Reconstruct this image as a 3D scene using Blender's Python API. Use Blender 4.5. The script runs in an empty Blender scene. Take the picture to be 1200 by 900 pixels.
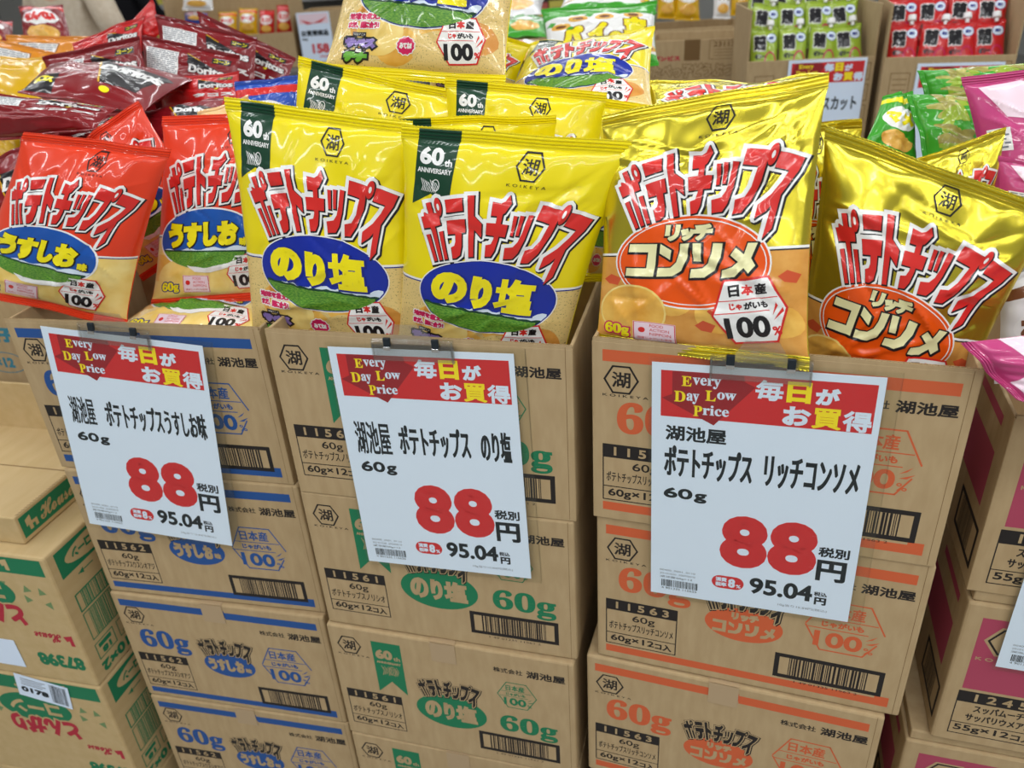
import bpy, bmesh, math, random
import numpy as np
from mathutils import Vector, Matrix
from mathutils.geometry import tessellate_polygon

# ------------------------------------------------------------------ camera
SC = bpy.context.scene
COL = SC.collection
CAMP = np.array([0.0, 0.0, 1.37])
FPX = 934.3
CR = np.array([0.9979197, -0.0307957, -0.0566386])
CU = np.array([0.0644694, 0.4766847, 0.8767071])
CF = np.array([0.0, 0.8785347, -0.4776785])
camd = bpy.data.cameras.new('camera')
camd.sensor_width = 36.0
camd.lens = FPX * 36.0 / 1200.0
camd.clip_start = 0.02
camd.clip_end = 60
camd.dof.use_dof = True
camd.dof.focus_distance = 0.82
camd.dof.aperture_fstop = 7.0
cam = bpy.data.objects.new('camera', camd)
COL.objects.link(cam)
cam.matrix_world = Matrix(((CR[0], CU[0], -CF[0], CAMP[0]), (CR[1], CU[1], -CF[1], CAMP[1]),
                           (CR[2], CU[2], -CF[2], CAMP[2]), (0, 0, 0, 1)))
SC.camera = cam
SC.view_settings.view_transform = 'Standard'
SC.view_settings.look = 'None'
SC.view_settings.gamma = 1
SC.view_settings.use_curve_mapping = False
SC.view_settings.exposure = -0.06

# ------------------------------------------------------------------ light
TUBE_Y = (-3.3, -1.9, -0.5, 0.9, 2.3, 3.7, 5.1, 6.5, 7.9)
TUBE_W = 19.0
for i, ty in enumerate(TUBE_Y):
    for tx in (-3.0, 0.0, 3.0):
        ld = bpy.data.lights.new('ceiling_tube', 'AREA')
        ld.shape = 'RECTANGLE'
        ld.size = 2.5
        ld.size_y = 0.09
        ld.energy = TUBE_W * (1.5 if ty < 0 else .85)
        ld.color = (0.97, 0.99, 1.0)
        lo = bpy.data.objects.new('ceiling_tube', ld)
        COL.objects.link(lo)
        lo.location = (tx + 0.1, ty, 2.93)
wd = bpy.data.worlds.new('store_air')
SC.world = wd
wd.use_nodes = True
wd.node_tree.nodes['Background'].inputs[0].default_value = (0.9, 0.95, 1.0, 1)
wd.node_tree.nodes['Background'].inputs[1].default_value = 0.15


def ray(px, py):
    return CF + CR * (px - 600) / FPX - CU * (py - 450) / FPX


def at_z(px, py, z):
    d = ray(px, py)
    return CAMP + d * ((z - CAMP[2]) / d[2])


def at_y(px, py, y):
    d = ray(px, py)
    return CAMP + d * (y / d[1])


# ------------------------------------------------------------------ materials
def lin(c):
    c = c / 255.0
    return c / 12.92 if c <= 0.04045 else ((c + 0.055) / 1.055) ** 2.4


def rgb(r, g, b):
    return (lin(r), lin(g), lin(b), 1)


MATS = {}


def mat(name, col, rough=0.5, metal=0.0, coat=0.0, spec=0.5, alpha=1.0, emit=0.0):
    if name in MATS:
        return MATS[name]
    m = bpy.data.materials.new(name)
    m.use_nodes = True
    b = m.node_tree.nodes['Principled BSDF']
    b.inputs['Base Color'].default_value = col
    b.inputs['Roughness'].default_value = rough
    b.inputs['Metallic'].default_value = metal
    b.inputs['Specular IOR Level'].default_value = spec
    b.inputs['Coat Weight'].default_value = coat
    b.inputs['Coat Roughness'].default_value = 0.06
    b.inputs['Alpha'].default_value = alpha
    MATS[name] = m
    return m


def noisy(m, c2, scale=8.0, detail=4.0, lo=0.4, hi=0.65, coord='Object', stretch=None, bump=0.0):
    nt = m.node_tree
    b = nt.nodes['Principled BSDF']
    tc = nt.nodes.new('ShaderNodeTexCoord')
    no = nt.nodes.new('ShaderNodeTexNoise')
    no.inputs['Scale'].default_value = scale
    no.inputs['Detail'].default_value = detail
    src = tc.outputs[coord]
    if stretch:
        mp = nt.nodes.new('ShaderNodeMapping')
        mp.inputs['Scale'].default_value = stretch
        nt.links.new(src, mp.inputs['Vector'])
        src = mp.outputs['Vector']
    nt.links.new(src, no.inputs['Vector'])
    rp = nt.nodes.new('ShaderNodeValToRGB')
    rp.color_ramp.elements[0].position = lo
    rp.color_ramp.elements[0].color = b.inputs['Base Color'].default_value
    rp.color_ramp.elements[1].position = hi
    rp.color_ramp.elements[1].color = c2
    nt.links.new(no.outputs['Fac'], rp.inputs['Fac'])
    nt.links.new(rp.outputs['Color'], b.inputs['Base Color'])
    if bump:
        bp = nt.nodes.new('ShaderNodeBump')
        bp.inputs['Strength'].default_value = bump
        bp.inputs['Distance'].default_value = 0.002
        nt.links.new(no.outputs['Fac'], bp.inputs['Height'])
        nt.links.new(bp.outputs['Normal'], b.inputs['Normal'])
    return m


def film(name, col, metal=0.0, rough=0.3, coat=0.55):
    return mat(name, col, rough, metal, coat, 0.3 if metal < .5 else 0.5)


CARD = noisy(mat('cardboard', rgb(174, 149, 111), 0.75, spec=0.25), rgb(183, 159, 121), 90, 5, 0.35, 0.7,
             stretch=(1, 1, 0.25))
CARD_IN = mat('cardboard_inside', rgb(172, 143, 102), 0.85, spec=0.2)
CARD_DK = mat('cardboard_dark', rgb(120, 94, 62), 0.9, spec=0.1)
CARDB = noisy(mat('cardboard_tan', rgb(189, 163, 116), 0.7, spec=0.3), rgb(196, 171, 126), 60, 4, 0.35, 0.7,
              stretch=(1, 0.2, 1))
K = mat('print_black', rgb(38, 34, 33), 0.6, spec=0.3)
P_BLUE = mat('print_blue', rgb(40, 82, 146), 0.6, spec=0.3)
P_GREEN = mat('print_green', rgb(32, 120, 82), 0.6, spec=0.3)
P_PALEG = mat('print_pale_green', rgb(110, 138, 92), 0.6, spec=0.3)
P_ORANGE = mat('print_orange', rgb(204, 96, 58), 0.6, spec=0.3)
P_PINK = mat('print_pink', rgb(170, 70, 94), 0.6, spec=0.3)
P_RED = mat('print_red', rgb(178, 45, 62), 0.6, spec=0.3)
P_TEAL = mat('print_teal', rgb(60, 130, 150), 0.6, spec=0.3)
TAPE = mat('packing_tape', rgb(196, 170, 134), 0.35, spec=0.5, alpha=0.75)
PAPER = mat('white_paper', rgb(220, 235, 255), 0.5, spec=0.3)
S_RED = mat('sign_red', rgb(205, 48, 52), 0.5, spec=0.3)
S_DRED = mat('sign_dark_red', rgb(150, 38, 46), 0.5, spec=0.3)
S_YEL = mat('sign_yellow', rgb(250, 226, 40), 0.5, spec=0.3)
S_INK = mat('sign_ink', rgb(30, 38, 44), 0.5, spec=0.3)
S_GREY = mat('sign_grey_ink', rgb(120, 128, 138), 0.5, spec=0.3)


def clear(name, tint, gloss, rough):
    m = bpy.data.materials.new(name)
    m.use_nodes = True
    nt = m.node_tree
    nt.nodes.remove(nt.nodes['Principled BSDF'])
    t = nt.nodes.new('ShaderNodeBsdfTransparent')
    t.inputs['Color'].default_value = (tint, tint, tint * .985, 1)
    g = nt.nodes.new('ShaderNodeBsdfGlossy')
    g.inputs['Roughness'].default_value = rough
    x = nt.nodes.new('ShaderNodeMixShader')
    x.inputs[0].default_value = gloss
    nt.links.new(t.outputs[0], x.inputs[1])
    nt.links.new(g.outputs[0], x.inputs[2])
    nt.links.new(x.outputs[0], nt.nodes['Material Output'].inputs['Surface'])
    return m


SLEEVE = clear('clear_plastic', .993, .018, .12)
ACRYL = clear('clear_acrylic', .955, .15, .08)
CHROME = mat('chrome', (0.75, 0.75, 0.76, 1), 0.15, 1.0)
# bag films
F_YEL = film('film_yellow', rgb(236, 217, 12))
F_RED = film('film_red', rgb(226, 62, 30))
F_GOLD = film('film_gold', rgb(224, 208, 62), metal=0.9, rough=0.27, coat=0.35)
F_SILVER = film('film_silver', rgb(200, 200, 200), metal=0.9, rough=0.25, coat=0.3)
F_MAROON = film('film_maroon', rgb(128, 17, 25))
F_SCARLET = film('film_scarlet', rgb(196, 30, 30))
F_PINK = film('film_pink', rgb(190, 66, 122))
F_ORANGE = film('film_orange', rgb(222, 140, 30))
F_AMBER = film('film_amber', rgb(214, 168, 20))
F_GREEN = film('film_green', rgb(60, 158, 40))
F_LIME = film('film_lime', rgb(150, 176, 50))
F_BLUE = film('film_blue', rgb(36, 80, 180))
F_WHITE = film('film_white', rgb(232, 232, 232))
F_CREAM = film('film_cream', rgb(228, 190, 130))
I_RED = film('ink_logo_red', rgb(214, 44, 40))
I_WHITE = film('ink_white', rgb(238, 238, 236))
I_BLK = film('ink_black', rgb(28, 26, 30))
I_NAVY = film('ink_navy', rgb(22, 36, 130))
I_BLUE = film('ink_blue', rgb(20, 44, 158))
I_SKY = film('ink_sky_blue', rgb(24, 84, 172))
I_DKG = film('ink_dark_green', rgb(20, 62, 42))
I_FIELD = noisy(film('ink_field_green', rgb(52, 120, 38)), rgb(120, 168, 58), 60, 3, 0.35, 0.65, 'UV',
                stretch=(1, 2.5, 1))
I_CLOUD = film('ink_cloud', rgb(214, 228, 244))
I_ORANGE = film('ink_orange', rgb(232, 84, 12))
I_CREAM = film('ink_cream', rgb(236, 232, 178))
I_MAG = film('ink_magenta', rgb(206, 32, 92))
I_PUR = film('ink_purple', rgb(140, 118, 190))
I_GRN = film('ink_green', rgb(104, 176, 60))
I_BROWN = film('ink_brown', rgb(120, 72, 40))
I_PINK = film('ink_pale_pink', rgb(238, 214, 226))
CH_GOLD = noisy(film('chip_golden', rgb(220, 156, 56)), rgb(240, 194, 96), 7, 4, 0.3, 0.7, 'UV')
CH_PALE = noisy(film('chip_pale', rgb(234, 196, 96)), rgb(246, 224, 146), 6, 4, 0.3, 0.7, 'UV')
CH_TAN = noisy(film('chip_tan', rgb(206, 136, 52)), rgb(226, 166, 84), 8, 4, 0.3, 0.7, 'UV')
CH_NORI = noisy(film('chip_speckled', rgb(120, 110, 60)), rgb(226, 198, 128), 110, 2, 0.30, 0.40, 'UV')
CH_NUT = noisy(film('bean_pale', rgb(150, 148, 60)), rgb(196, 190, 104), 6, 4, 0.3, 0.7, 'UV')


# ------------------------------------------------------------------ object helpers
def tag(o, label=None, cat=None, group=None, kind=None):
    if label:
        o['label'] = label
    if cat:
        o['category'] = cat
    if group:
        o['group'] = group
    if kind:
        o['kind'] = kind
    return o


def empty(name, loc, rot=None, label=None, cat=None, group=None):
    o = bpy.data.objects.new(name, None)
    COL.objects.link(o)
    o.empty_display_size = 0.02
    o.location = loc
    if rot is not None:
        o.rotation_euler = rot
    return tag(o, label, cat, group)


class MB:
    """collects faces with materials (and optional normals) into one mesh"""

    def __init__(s):
        s.v, s.f, s.fm, s.mats, s.n, s.uv = [], [], [], [], [], []
        s.has_n = False

    def mi(s, m):
        if m not in s.mats:
            s.mats.append(m)
        return s.mats.index(m)

    def add(s, verts, faces, m, normals=None, uv=None):
        o = len(s.v)
        s.v.extend([tuple(float(c) for c in p) for p in verts])
        k = s.mi(m)
        for f in faces:
            s.f.append(tuple(i + o for i in f))
            s.fm.append(k)
        if normals is not None:
            s.has_n = True
            s.n.extend([tuple(float(c) for c in p) for p in normals])
        else:
            s.n.extend([(0, 0, 0)] * len(verts))
        s.uv.extend([tuple(float(c) for c in q) for q in uv] if uv is not None else [(0, 0)] * len(verts))

    def addm(s, verts, faces, fmats, normals=None, uv=None):
        o = len(s.v)
        s.add(verts, [], fmats[0], normals, uv)
        for f, m in zip(faces, fmats):
            s.f.append(tuple(i + o for i in f))
            s.fm.append(s.mi(m))

    def box(s, x0, x1, y0, y1, z0, z1, m):
        v = [(x0, y0, z0), (x1, y0, z0), (x1, y1, z0), (x0, y1, z0),
             (x0, y0, z1), (x1, y0, z1), (x1, y1, z1), (x0, y1, z1)]
        s.add(v, [(3, 2, 1, 0), (4, 5, 6, 7), (0, 1, 5, 4), (1, 2, 6, 5), (2, 3, 7, 6), (3, 0, 4, 7)], m)

    def rbox(s, x0, x1, y0, y1, z0, z1, r, m):
        bm = bmesh.new()
        bmesh.ops.create_cube(bm, size=1)
        for q in bm.verts:
            q.co = Vector(((x0 + x1) / 2 + q.co.x * (x1 - x0), (y0 + y1) / 2 + q.co.y * (y1 - y0),
                           (z0 + z1) / 2 + q.co.z * (z1 - z0)))
        bmesh.ops.bevel(bm, geom=list(bm.edges), offset=r, segments=2, affect='EDGES', profile=0.5)
        bm.verts.index_update()
        s.add([q.co[:] for q in bm.verts], [[q.index for q in f.verts] for f in bm.faces], m)
        bm.free()

    def tube(s, pts, rad, m, n=8, cap=True):
        pts = [Vector(p) for p in pts]
        rads = rad if isinstance(rad, (list, tuple)) else [rad] * len(pts)
        vs, fs = [], []
        for i, p in enumerate(pts):
            d = (pts[min(i + 1, len(pts) - 1)] - pts[max(i - 1, 0)]).normalized()
            a = d.orthogonal().normalized()
            if i and abs(prev.dot(d)) < 0.99:
                a = (prev - d * prev.dot(d)).normalized()
            prev = a
            b = d.cross(a)
            for k in range(n):
                t = 2 * math.pi * k / n
                vs.append(p + (a * math.cos(t) + b * math.sin(t)) * rads[i])
        for i in range(len(pts) - 1):
            for k in range(n):
                fs.append((i * n + k, i * n + (k + 1) % n, (i + 1) * n + (k + 1) % n, (i + 1) * n + k))
        if cap:
            fs.append(tuple(range(n - 1, -1, -1)))
            fs.append(tuple(range((len(pts) - 1) * n, len(pts) * n)))
        s.add(vs, fs, m)

    def build(s, name, parent=None, smooth=False, loc=None):
        me = bpy.data.meshes.new(name)
        me.from_pydata(s.v, [], s.f)
        for m in s.mats:
            me.materials.append(m)
        me.polygons.foreach_set('material_index', s.fm)
        uvl = me.uv_layers.new(name='uv')
        li = np.empty(len(me.loops), dtype=np.int32)
        me.loops.foreach_get('vertex_index', li)
        uvl.data.foreach_set('uv', np.array(s.uv, dtype=np.float32)[li].ravel())
        if smooth or s.has_n:
            me.polygons.foreach_set('use_smooth', [True] * len(me.polygons))
        me.update()
        if s.has_n:
            me.normals_split_custom_set_from_vertices(s.n)
        o = bpy.data.objects.new(name, me)
        COL.objects.link(o)
        if parent:
            o.parent = parent
        if loc is not None:
            o.location = loc
        return o


# ------------------------------------------------------------------ flat print artwork (y runs down)
GLY = {}


def glyphs(s):
    """triangulated outline of a string with the built-in font, box-normalised later"""
    if s in GLY:
        return GLY[s]
    c = bpy.data.curves.new('t', 'FONT')
    c.body = s
    c.size = 1
    c.resolution_u = 4
    c.fill_mode = 'FRONT'
    o = bpy.data.objects.new('t', c)
    me = bpy.data.meshes.new_from_object(o)
    v = np.array([(q.co.x, -q.co.y) for q in me.vertices]).reshape(-1, 2)
    f = [tuple(p.vertices) for p in me.polygons]
    bpy.data.objects.remove(o)
    bpy.data.curves.remove(c)
    bpy.data.meshes.remove(me)
    GLY[s] = (v, f)
    return GLY[s]


def boundary(f):
    cnt = {}
    for p in f:
        for i in range(len(p)):
            a, b = p[i], p[(i + 1) % len(p)]
            k = (min(a, b), max(a, b))
            cnt[k] = cnt.get(k, 0) + 1
    return [k for k, c in cnt.items() if c == 1]


def grown(v, f, d):
    """faces thickened by d on every side: edge quads plus round joints"""
    vs = [tuple(p) for p in v]
    fs = list(f)
    joints = {}
    for a, b in boundary(f):
        p, q = np.array(vs[a]), np.array(vs[b])
        t = q - p
        L = np.hypot(*t)
        if L < 1e-9:
            continue
        t = t / L
        n = np.array([-t[1], t[0]]) * d
        o = len(vs)
        vs += [tuple(p + n), tuple(q + n), tuple(q - n), tuple(p - n)]
        fs.append((o, o + 1, o + 2, o + 3))
        joints.setdefault(a, []).append(t)
        joints.setdefault(b, []).append(-t)
    for a, ts in joints.items():
        p = np.array(vs[a])
        if len(ts) == 2:
            n0 = np.array([-ts[0][1], ts[0][0]])
            n1 = np.array([ts[1][1], -ts[1][0]])
            c = float(n0 @ n1)
            if c > 0.9995:
                continue
            if c > -0.25:
                m = (n0 + n1) / (1 + c)
                for s in (d, -d):
                    o = len(vs)
                    vs += [tuple(p), tuple(p + n0 * s), tuple(p + m * s), tuple(p + n1 * s)]
                    fs.append((o, o + 1, o + 2, o + 3))
                continue
        o = len(vs)
        vs += [(p[0] + d * math.cos(k * math.pi / 4), p[1] + d * math.sin(k * math.pi / 4)) for k in range(8)]
        fs.append(tuple(range(o, o + 8)))
    return np.array(vs), fs


class Art:
    def __init__(s):
        s.it = []
        s.xf = None

    def raw(s, m, v, f, layer, grow=0.0, off=(0, 0)):
        v = np.array(v, float).reshape(-1, 2)
        if s.xf is not None:
            v = np.array([s.xf(*p) for p in v])
        if grow:
            v, f = grown(v, f, grow)
        v = v + np.array(off)
        s.it.append((layer, m, v, list(f), grow > 0))

    def poly(s, m, pts, layer=1, grow=0.0, off=(0, 0)):
        t = tessellate_polygon([[Vector((p[0], p[1], 0)) for p in pts]])
        s.raw(m, pts, [tuple(x) for x in t], layer, grow, off)

    def rect(s, m, x0, y0, x1, y1, layer=1, grow=0.0):
        s.raw(m, [(x0, y0), (x1, y0), (x1, y1), (x0, y1)], [(0, 1, 2, 3)], layer, grow)

    def ell(s, m, cx, cy, rx, ry, layer=1, n=36, a0=0.0):
        s.raw(m, [(cx + rx * math.cos(2 * math.pi * k / n + a0), cy + ry * math.sin(2 * math.pi * k / n + a0))
                  for k in range(n)], [tuple(range(n))], layer)

    def line(s, m, pts, w, layer=1, closed=False):
        v, f = [], []
        n = len(pts)
        for i in range(n if closed else n - 1):
            p, q = np.array(pts[i], float), np.array(pts[(i + 1) % n], float)
            t = (q - p) / max(np.hypot(*(q - p)), 1e-9)
            nn = np.array([-t[1], t[0]]) * w / 2
            e = t * w * 0.35
            o = len(v)
            v += [p + nn - e, q + nn + e, q - nn + e, p - nn - e]
            f.append((o, o + 1, o + 2, o + 3))
        s.raw(m, v, f, layer)

    def frame(s, m, x0, y0, x1, y1, w, layer=1):
        s.line(m, [(x0, y0), (x1, y0), (x1, y1), (x0, y1)], w, layer, True)

    def ring(s, m, cx, cy, rx, ry, w, layer=1, n=36):
        s.line(m, [(cx + rx * math.cos(2 * math.pi * k / n), cy + ry * math.sin(2 * math.pi * k / n)) for k in
                   range(n)], w, layer, True)

    def text(s, m, t, x0, y0, x1, y1, layer=1, bold=0.0, grow=0.0, off=(0, 0), shear=0.0, flip=False):
        v, f = glyphs(t)
        if len(v) == 0:
            return
        v = v.copy()
        lo, hi = v.min(0), v.max(0)
        b = bold
        sz = np.maximum(hi - lo, 1e-6)
        v = (v - lo) / sz * np.array([x1 - x0 - 2 * b, y1 - y0 - 2 * b]) + np.array([x0 + b, y0 + b])
        if shear:
            v[:, 0] += ((y0 + y1) / 2 - v[:, 1]) * shear
        if flip:
            v = np.array([x0 + x1, y0 + y1]) - v
        s.raw(m, v, f, layer, grow + bold, off)

    def barcode(s, m, x0, y0, x1, y1, layer=1, seed=0, n=34):
        r = random.Random(seed)
        x = x0
        u = (x1 - x0) / (n * 2.6)
        v, f = [], []
        while x < x1 - u:
            w = u * r.choice((0.7, 0.7, 1.1, 1.6, 2.0))
            o = len(v)
            v += [(x, y0), (x + w, y0), (x + w, y1), (x, y1)]
            f.append((o, o + 1, o + 2, o + 3))
            x += w + u * r.choice((0.7, 0.8, 1.2, 1.7))
        s.raw(m, v, f, layer)

    def hexa(s, m, cx, cy, rx, ry, w, layer=1, flat=False, fill=None):
        p = [(cx - rx, cy), (cx - rx * .5, cy - ry), (cx + rx * .5, cy - ry), (cx + rx, cy), (cx + rx * .5, cy + ry),
             (cx - rx * .5, cy + ry)]
        if fill:
            s.poly(fill, p, layer)
        s.line(m, p, w, layer + (1 if fill else 0), True)

    def oriented(s):
        """ink faces wound to face out in the (x, -y) plane; thickened strokes overlap, so each face of theirs
        sits a few microns lower than the next"""
        for it, (layer, m, v, f, grow) in enumerate(s.it):
            V, g, dz = [], [], []
            for k, p in enumerate(f):
                q = v[list(p)]
                ar = sum(q[i][0] * q[(i + 1) % len(q)][1] - q[(i + 1) % len(q)][0] * q[i][1] for i in range(len(q)))
                if abs(ar) < 1e-7:
                    continue
                o = len(V)
                V += [tuple(x) for x in (q if ar < 0 else q[::-1])]
                g.append(tuple(range(o, o + len(q))))
                dz += [-4e-6 * ((it * 5 + (k if grow else 0)) % 23)] * len(q)
            if V:
                yield layer, m, np.array(V), g, np.array(dz)

    def flat(s, mb, fn, nrm, eps=0.00012, scale=0.001):
        """print onto a plane: fn(x, y) gives the point, nrm the outward normal"""
        nrm = np.array(nrm, float)
        for layer, m, v, f, dz in s.oriented():
            mb.add([np.array(fn(p[0] * scale, p[1] * scale)) + nrm * (eps * layer + d) for p, d in zip(v, dz)], f, m)


# hand drawn katakana of the round block logo: strokes in a unit box, y up
LOGO = [
    (1.00, [[(.36, 1.0), (.56, 1.0), (.57, .0), (.37, .0)], [(.0, .80), (.14, .80), (.16, .86), (.30, .82), (.82, .80), (.82, .60), (.0, .60)],
            [(.02, .49), (.21, .49), (.22, .0), (.03, .0)], [(.70, .49), (.88, .49), (.92, .0), (.72, .0)]], (.86, .90)),
    (0.86, [[(.08, 1.0), (.80, 1.0), (.80, .79), (.08, .79)], [(.0, .65), (.86, .65), (.86, .42), (.0, .42)],
            [(.38, .43), (.70, .43), (.67, .2), (.55, .05), (.30, .0), (.10, .0), (.10, .2), (.28, .22), (.37, .30)]], None),
    (0.76, [[(.04, 1.03), (.30, 1.03), (.30, .0), (.04, .0)], [(.29, .70), (.66, .56), (.66, .32), (.29, .46)]], None),
    (0.98, [[(.16, .92), (.50, .90), (.66, .94), (.78, 1.04), (.92, .92), (.74, .76), (.52, .70), (.16, .70)],
            [(.0, .58), (.98, .58), (.98, .37), (.0, .37)],
            [(.43, .80), (.66, .80), (.66, .3), (.58, .12), (.42, .01), (.08, .0), (.06, .2), (.32, .22), (.42, .32)]], None),
    (0.86, [[(.04, .74), (.20, .74), (.25, .42), (.11, .42)], [(.30, .76), (.46, .76), (.50, .44), (.36, .44)],
            [(.62, .78), (.84, .78), (.84, .40), (.74, .16), (.54, .03), (.06, .0), (.0, .2), (.40, .24), (.56, .34), (.62, .5)]], None),
    (1.00, [[(.02, .98), (.86, .98), (.88, .56), (.76, .24), (.50, .04), (.10, .0), (.06, .22), (.42, .28), (.58, .44), (.62, .74),
             (.02, .74)]], (.98, .94)),
    (1.06, [[(.06, 1.0), (.96, 1.0), (.96, .80), (.76, .44), (.44, .14), (.10, .0), (.0, .2), (.38, .40), (.58, .62), (.64, .77), (.06, .77)],
            [(.50, .40), (.70, .52), (1.06, -.06), (.84, -.24)]], None),
]


def block_logo(a, cx, top, width, h, R, fill, layers, lay=3, hole=None, lean=0.0):
    """layers: (material, grow, (dx, dy)) from the lowest up; fill goes on top"""
    gap = 0.12
    tot = sum(g[0] for g in LOGO) + gap * 6
    sx = width / tot
    old = a.xf

    def warp(X, Y):
        x = (X - tot / 2) * sx
        th = x / R
        r = R + (Y - 1.0) * h
        return cx + r * math.sin(th) + lean * (Y - .5) * h * (X / tot), top + R - r * math.cos(th)

    seq = [(m, g, o, lay + i) for i, (m, g, o) in enumerate(layers)] + [(fill, 0.0, (0, 0), lay + len(layers))]
    for m, g, o, L in seq:
        x = 0.0
        for w, strokes, maru in LOGO:
            a.xf = lambda X, Y, x=x: warp(X + x, Y)
            for st in strokes:
                pts = []
                for i in range(len(st)):
                    p, q = st[i], st[(i + 1) % len(st)]
                    k = 3 if abs(p[0] - q[0]) > 0.4 else 1
                    pts += [(p[0] + (q[0] - p[0]) * t / k, p[1] + (q[1] - p[1]) * t / k) for t in range(k)]
                a.poly(m, pts, L, g, o)
            if maru:
                a.ell(m, maru[0], maru[1], .15, .16, L, 16)
                if g:
                    a.it.pop()
                    a.poly(m, [(maru[0] + .15 * math.cos(t * math.pi / 8), maru[1] + .16 * math.sin(t * math.pi / 8)) for t in
                               range(16)], L, g, o)
                if L == seq[-1][3] and hole:
                    a.ell(hole, maru[0], maru[1], .055, .06, L + 1, 10)
            x += w + gap
    a.xf = old


CONSOMME = [
    [[(0, 1), (1, 1), (1, 0), (0, 0), (0, .25), (.72, .25), (.72, .75), (0, .75)]],
    [[(0, 1), (.40, .80), (.40, .52), (0, .72)], [(.70, 1), (1, 1), (1, .55), (.86, .2), (.56, .02), (0, 0), (0, .25), (.45, .28), (.64, .45), (.70, .7)]],
    [[(0, 1), (.28, 1), (.38, .48), (.12, .48)], [(.68, 1), (1, 1), (1, .6), (.86, .22), (.56, .02), (.08, 0), (.08, .25), (.45, .28), (.62, .45), (.68, .7)]],
    [[(.70, 1), (1, 1), (.86, .58), (1.02, .38), (.84, .16), (.68, .31), (.42, .06), (0, 0), (0, .24), (.30, .32), (.48, .48), (.20, .66), (.34, .86),
      (.62, .68)]],
]


def stroke_text(a, m, glyph_list, x0, y0, x1, y1, gap, layer, grow=0.0, off=(0, 0), shear=0.0):
    n = len(glyph_list)
    w = (x1 - x0 - gap * (n - 1)) / n
    old = a.xf
    for i, g in enumerate(glyph_list):
        gx = x0 + i * (w + gap)
        a.xf = lambda X, Y, gx=gx: (gx + X * w + (Y - .5) * (y1 - y0) * shear, y1 - Y * (y1 - y0))
        for st in g:
            a.poly(m, st, layer, grow, off)
    a.xf = old


def ell_below(a, m, cx, cy, rx, ry, f, layer, n=30):
    up, dn = [], []
    for k in range(n + 1):
        x = cx - rx + 2 * rx * k / n
        yb = cy + ry * math.sqrt(max(0, 1 - ((x - cx) / rx) ** 2))
        yt = max(f(x), cy - ry * math.sqrt(max(0, 1 - ((x - cx) / rx) ** 2)))
        if yb > yt + 1e-4:
            up.append((x, yt))
            dn.append((x, yb))
    a.poly(m, up + dn[::-1], layer)


# ------------------------------------------------------------------ bag designs: u 0..100 across, v 0..132 down
BH = 132.0


def chips_base(a, kinds, top, seed, edge=None):
    r = random.Random(seed)
    a.poly(kinds[0], [(0, top[0]), (50, (top[0] + top[1]) / 2), (100, top[1]), (100, 126), (0, 126)], 1)
    for k in range(9):
        x, y = r.uniform(4, 96), r.uniform(98, 118)
        rx = r.uniform(11, 17)
        if y - rx * .8 < max(top) + 2:
            continue
        m = kinds[1 + k % (len(kinds) - 1)]
        t0 = r.uniform(0, 3)
        pts = [(min(100, max(0, x + rx * math.cos(t) * (1 + .06 * math.sin(3 * t + t0)))),
                min(126, max(max(top), y + rx * .72 * math.sin(t) * (1 + .08 * math.cos(2 * t + t0))))) for t in
               [2 * math.pi * i / 20 for i in range(20)]]
        a.poly(m, pts, 2)


def divider(a, top, m1, m2):
    a.poly(m1, [(0, top[0] - 1.2), (100, top[1] - 1.2), (100, top[1]), (0, top[0])], 2)
    a.poly(m2, [(0, top[0] - .1), (100, top[1] - .1), (100, top[1] + .7), (0, top[0] + .7)], 2)


def crest(a, cx, cy, r, ink=None, name=True):
    ink = ink or I_BLK
    a.hexa(ink, cx, cy, r, r, r * .13, 4)
    a.text(ink, '湖', cx - r * .58, cy - r * .58, cx + r * .58, cy + r * .58, 4, bold=r * .015)
    if name:
        a.text(ink, 'K O I K E Y A', cx - r * 1.45, cy + r * 1.3, cx + r * 1.45, cy + r * 1.52, 4)


def made_badge(a, cx, cy, s, lay=6, rot=0.0):
    old = a.xf
    co, si = math.cos(rot), math.sin(rot)
    a.xf = lambda x, y: (cx + s * (x * co - y * si), cy + s * (x * si + y * co))
    p = [(-13, 1), (-7.5, -12), (8, -12), (13, 0), (8, 12.5), (-7, 12.5)]
    a.poly(I_RED, [(x * 1.07, y * 1.07) for x, y in p], lay)
    a.poly(I_WHITE, p, lay + 1)
    a.text(I_BLK, '日', -6.5, -10.5, -2.6, -6, lay + 2, bold=.25)
    a.text(I_RED, '本', -2, -10.5, 2.3, -6, lay + 2, bold=.3)
    a.text(I_BLK, '産', 2.8, -10.5, 7.2, -6, lay + 2, bold=.25)
    a.line(I_RED, [(-10.5, -4.6), (10.5, -4.6)], .35, lay + 2)
    a.text(I_RED, 'じゃ', -7, -3.6, -2.4, -.6, lay + 2, bold=.2)
    a.text(I_BLK, 'がいも', -1.8, -3.6, 6.8, -.6, lay + 2, bold=.2)
    a.line(I_RED, [(-12.5, .5), (7, .5)], .35, lay + 2)
    a.text(I_BLK, '100', -9.8, 2, 6.6, 11, lay + 2, bold=.55)
    a.text(I_RED, '%', 7, 6.8, 10.4, 10.4, lay + 2, bold=.2)
    a.poly(I_RED, [(8, 4.5), (12, -.5), (12.2, 1.2)], lay + 2)
    a.poly(I_RED, [(8, 2.6), (9.8, -2.6), (10.4, -1.2)], lay + 2)
    a.xf = old


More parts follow.
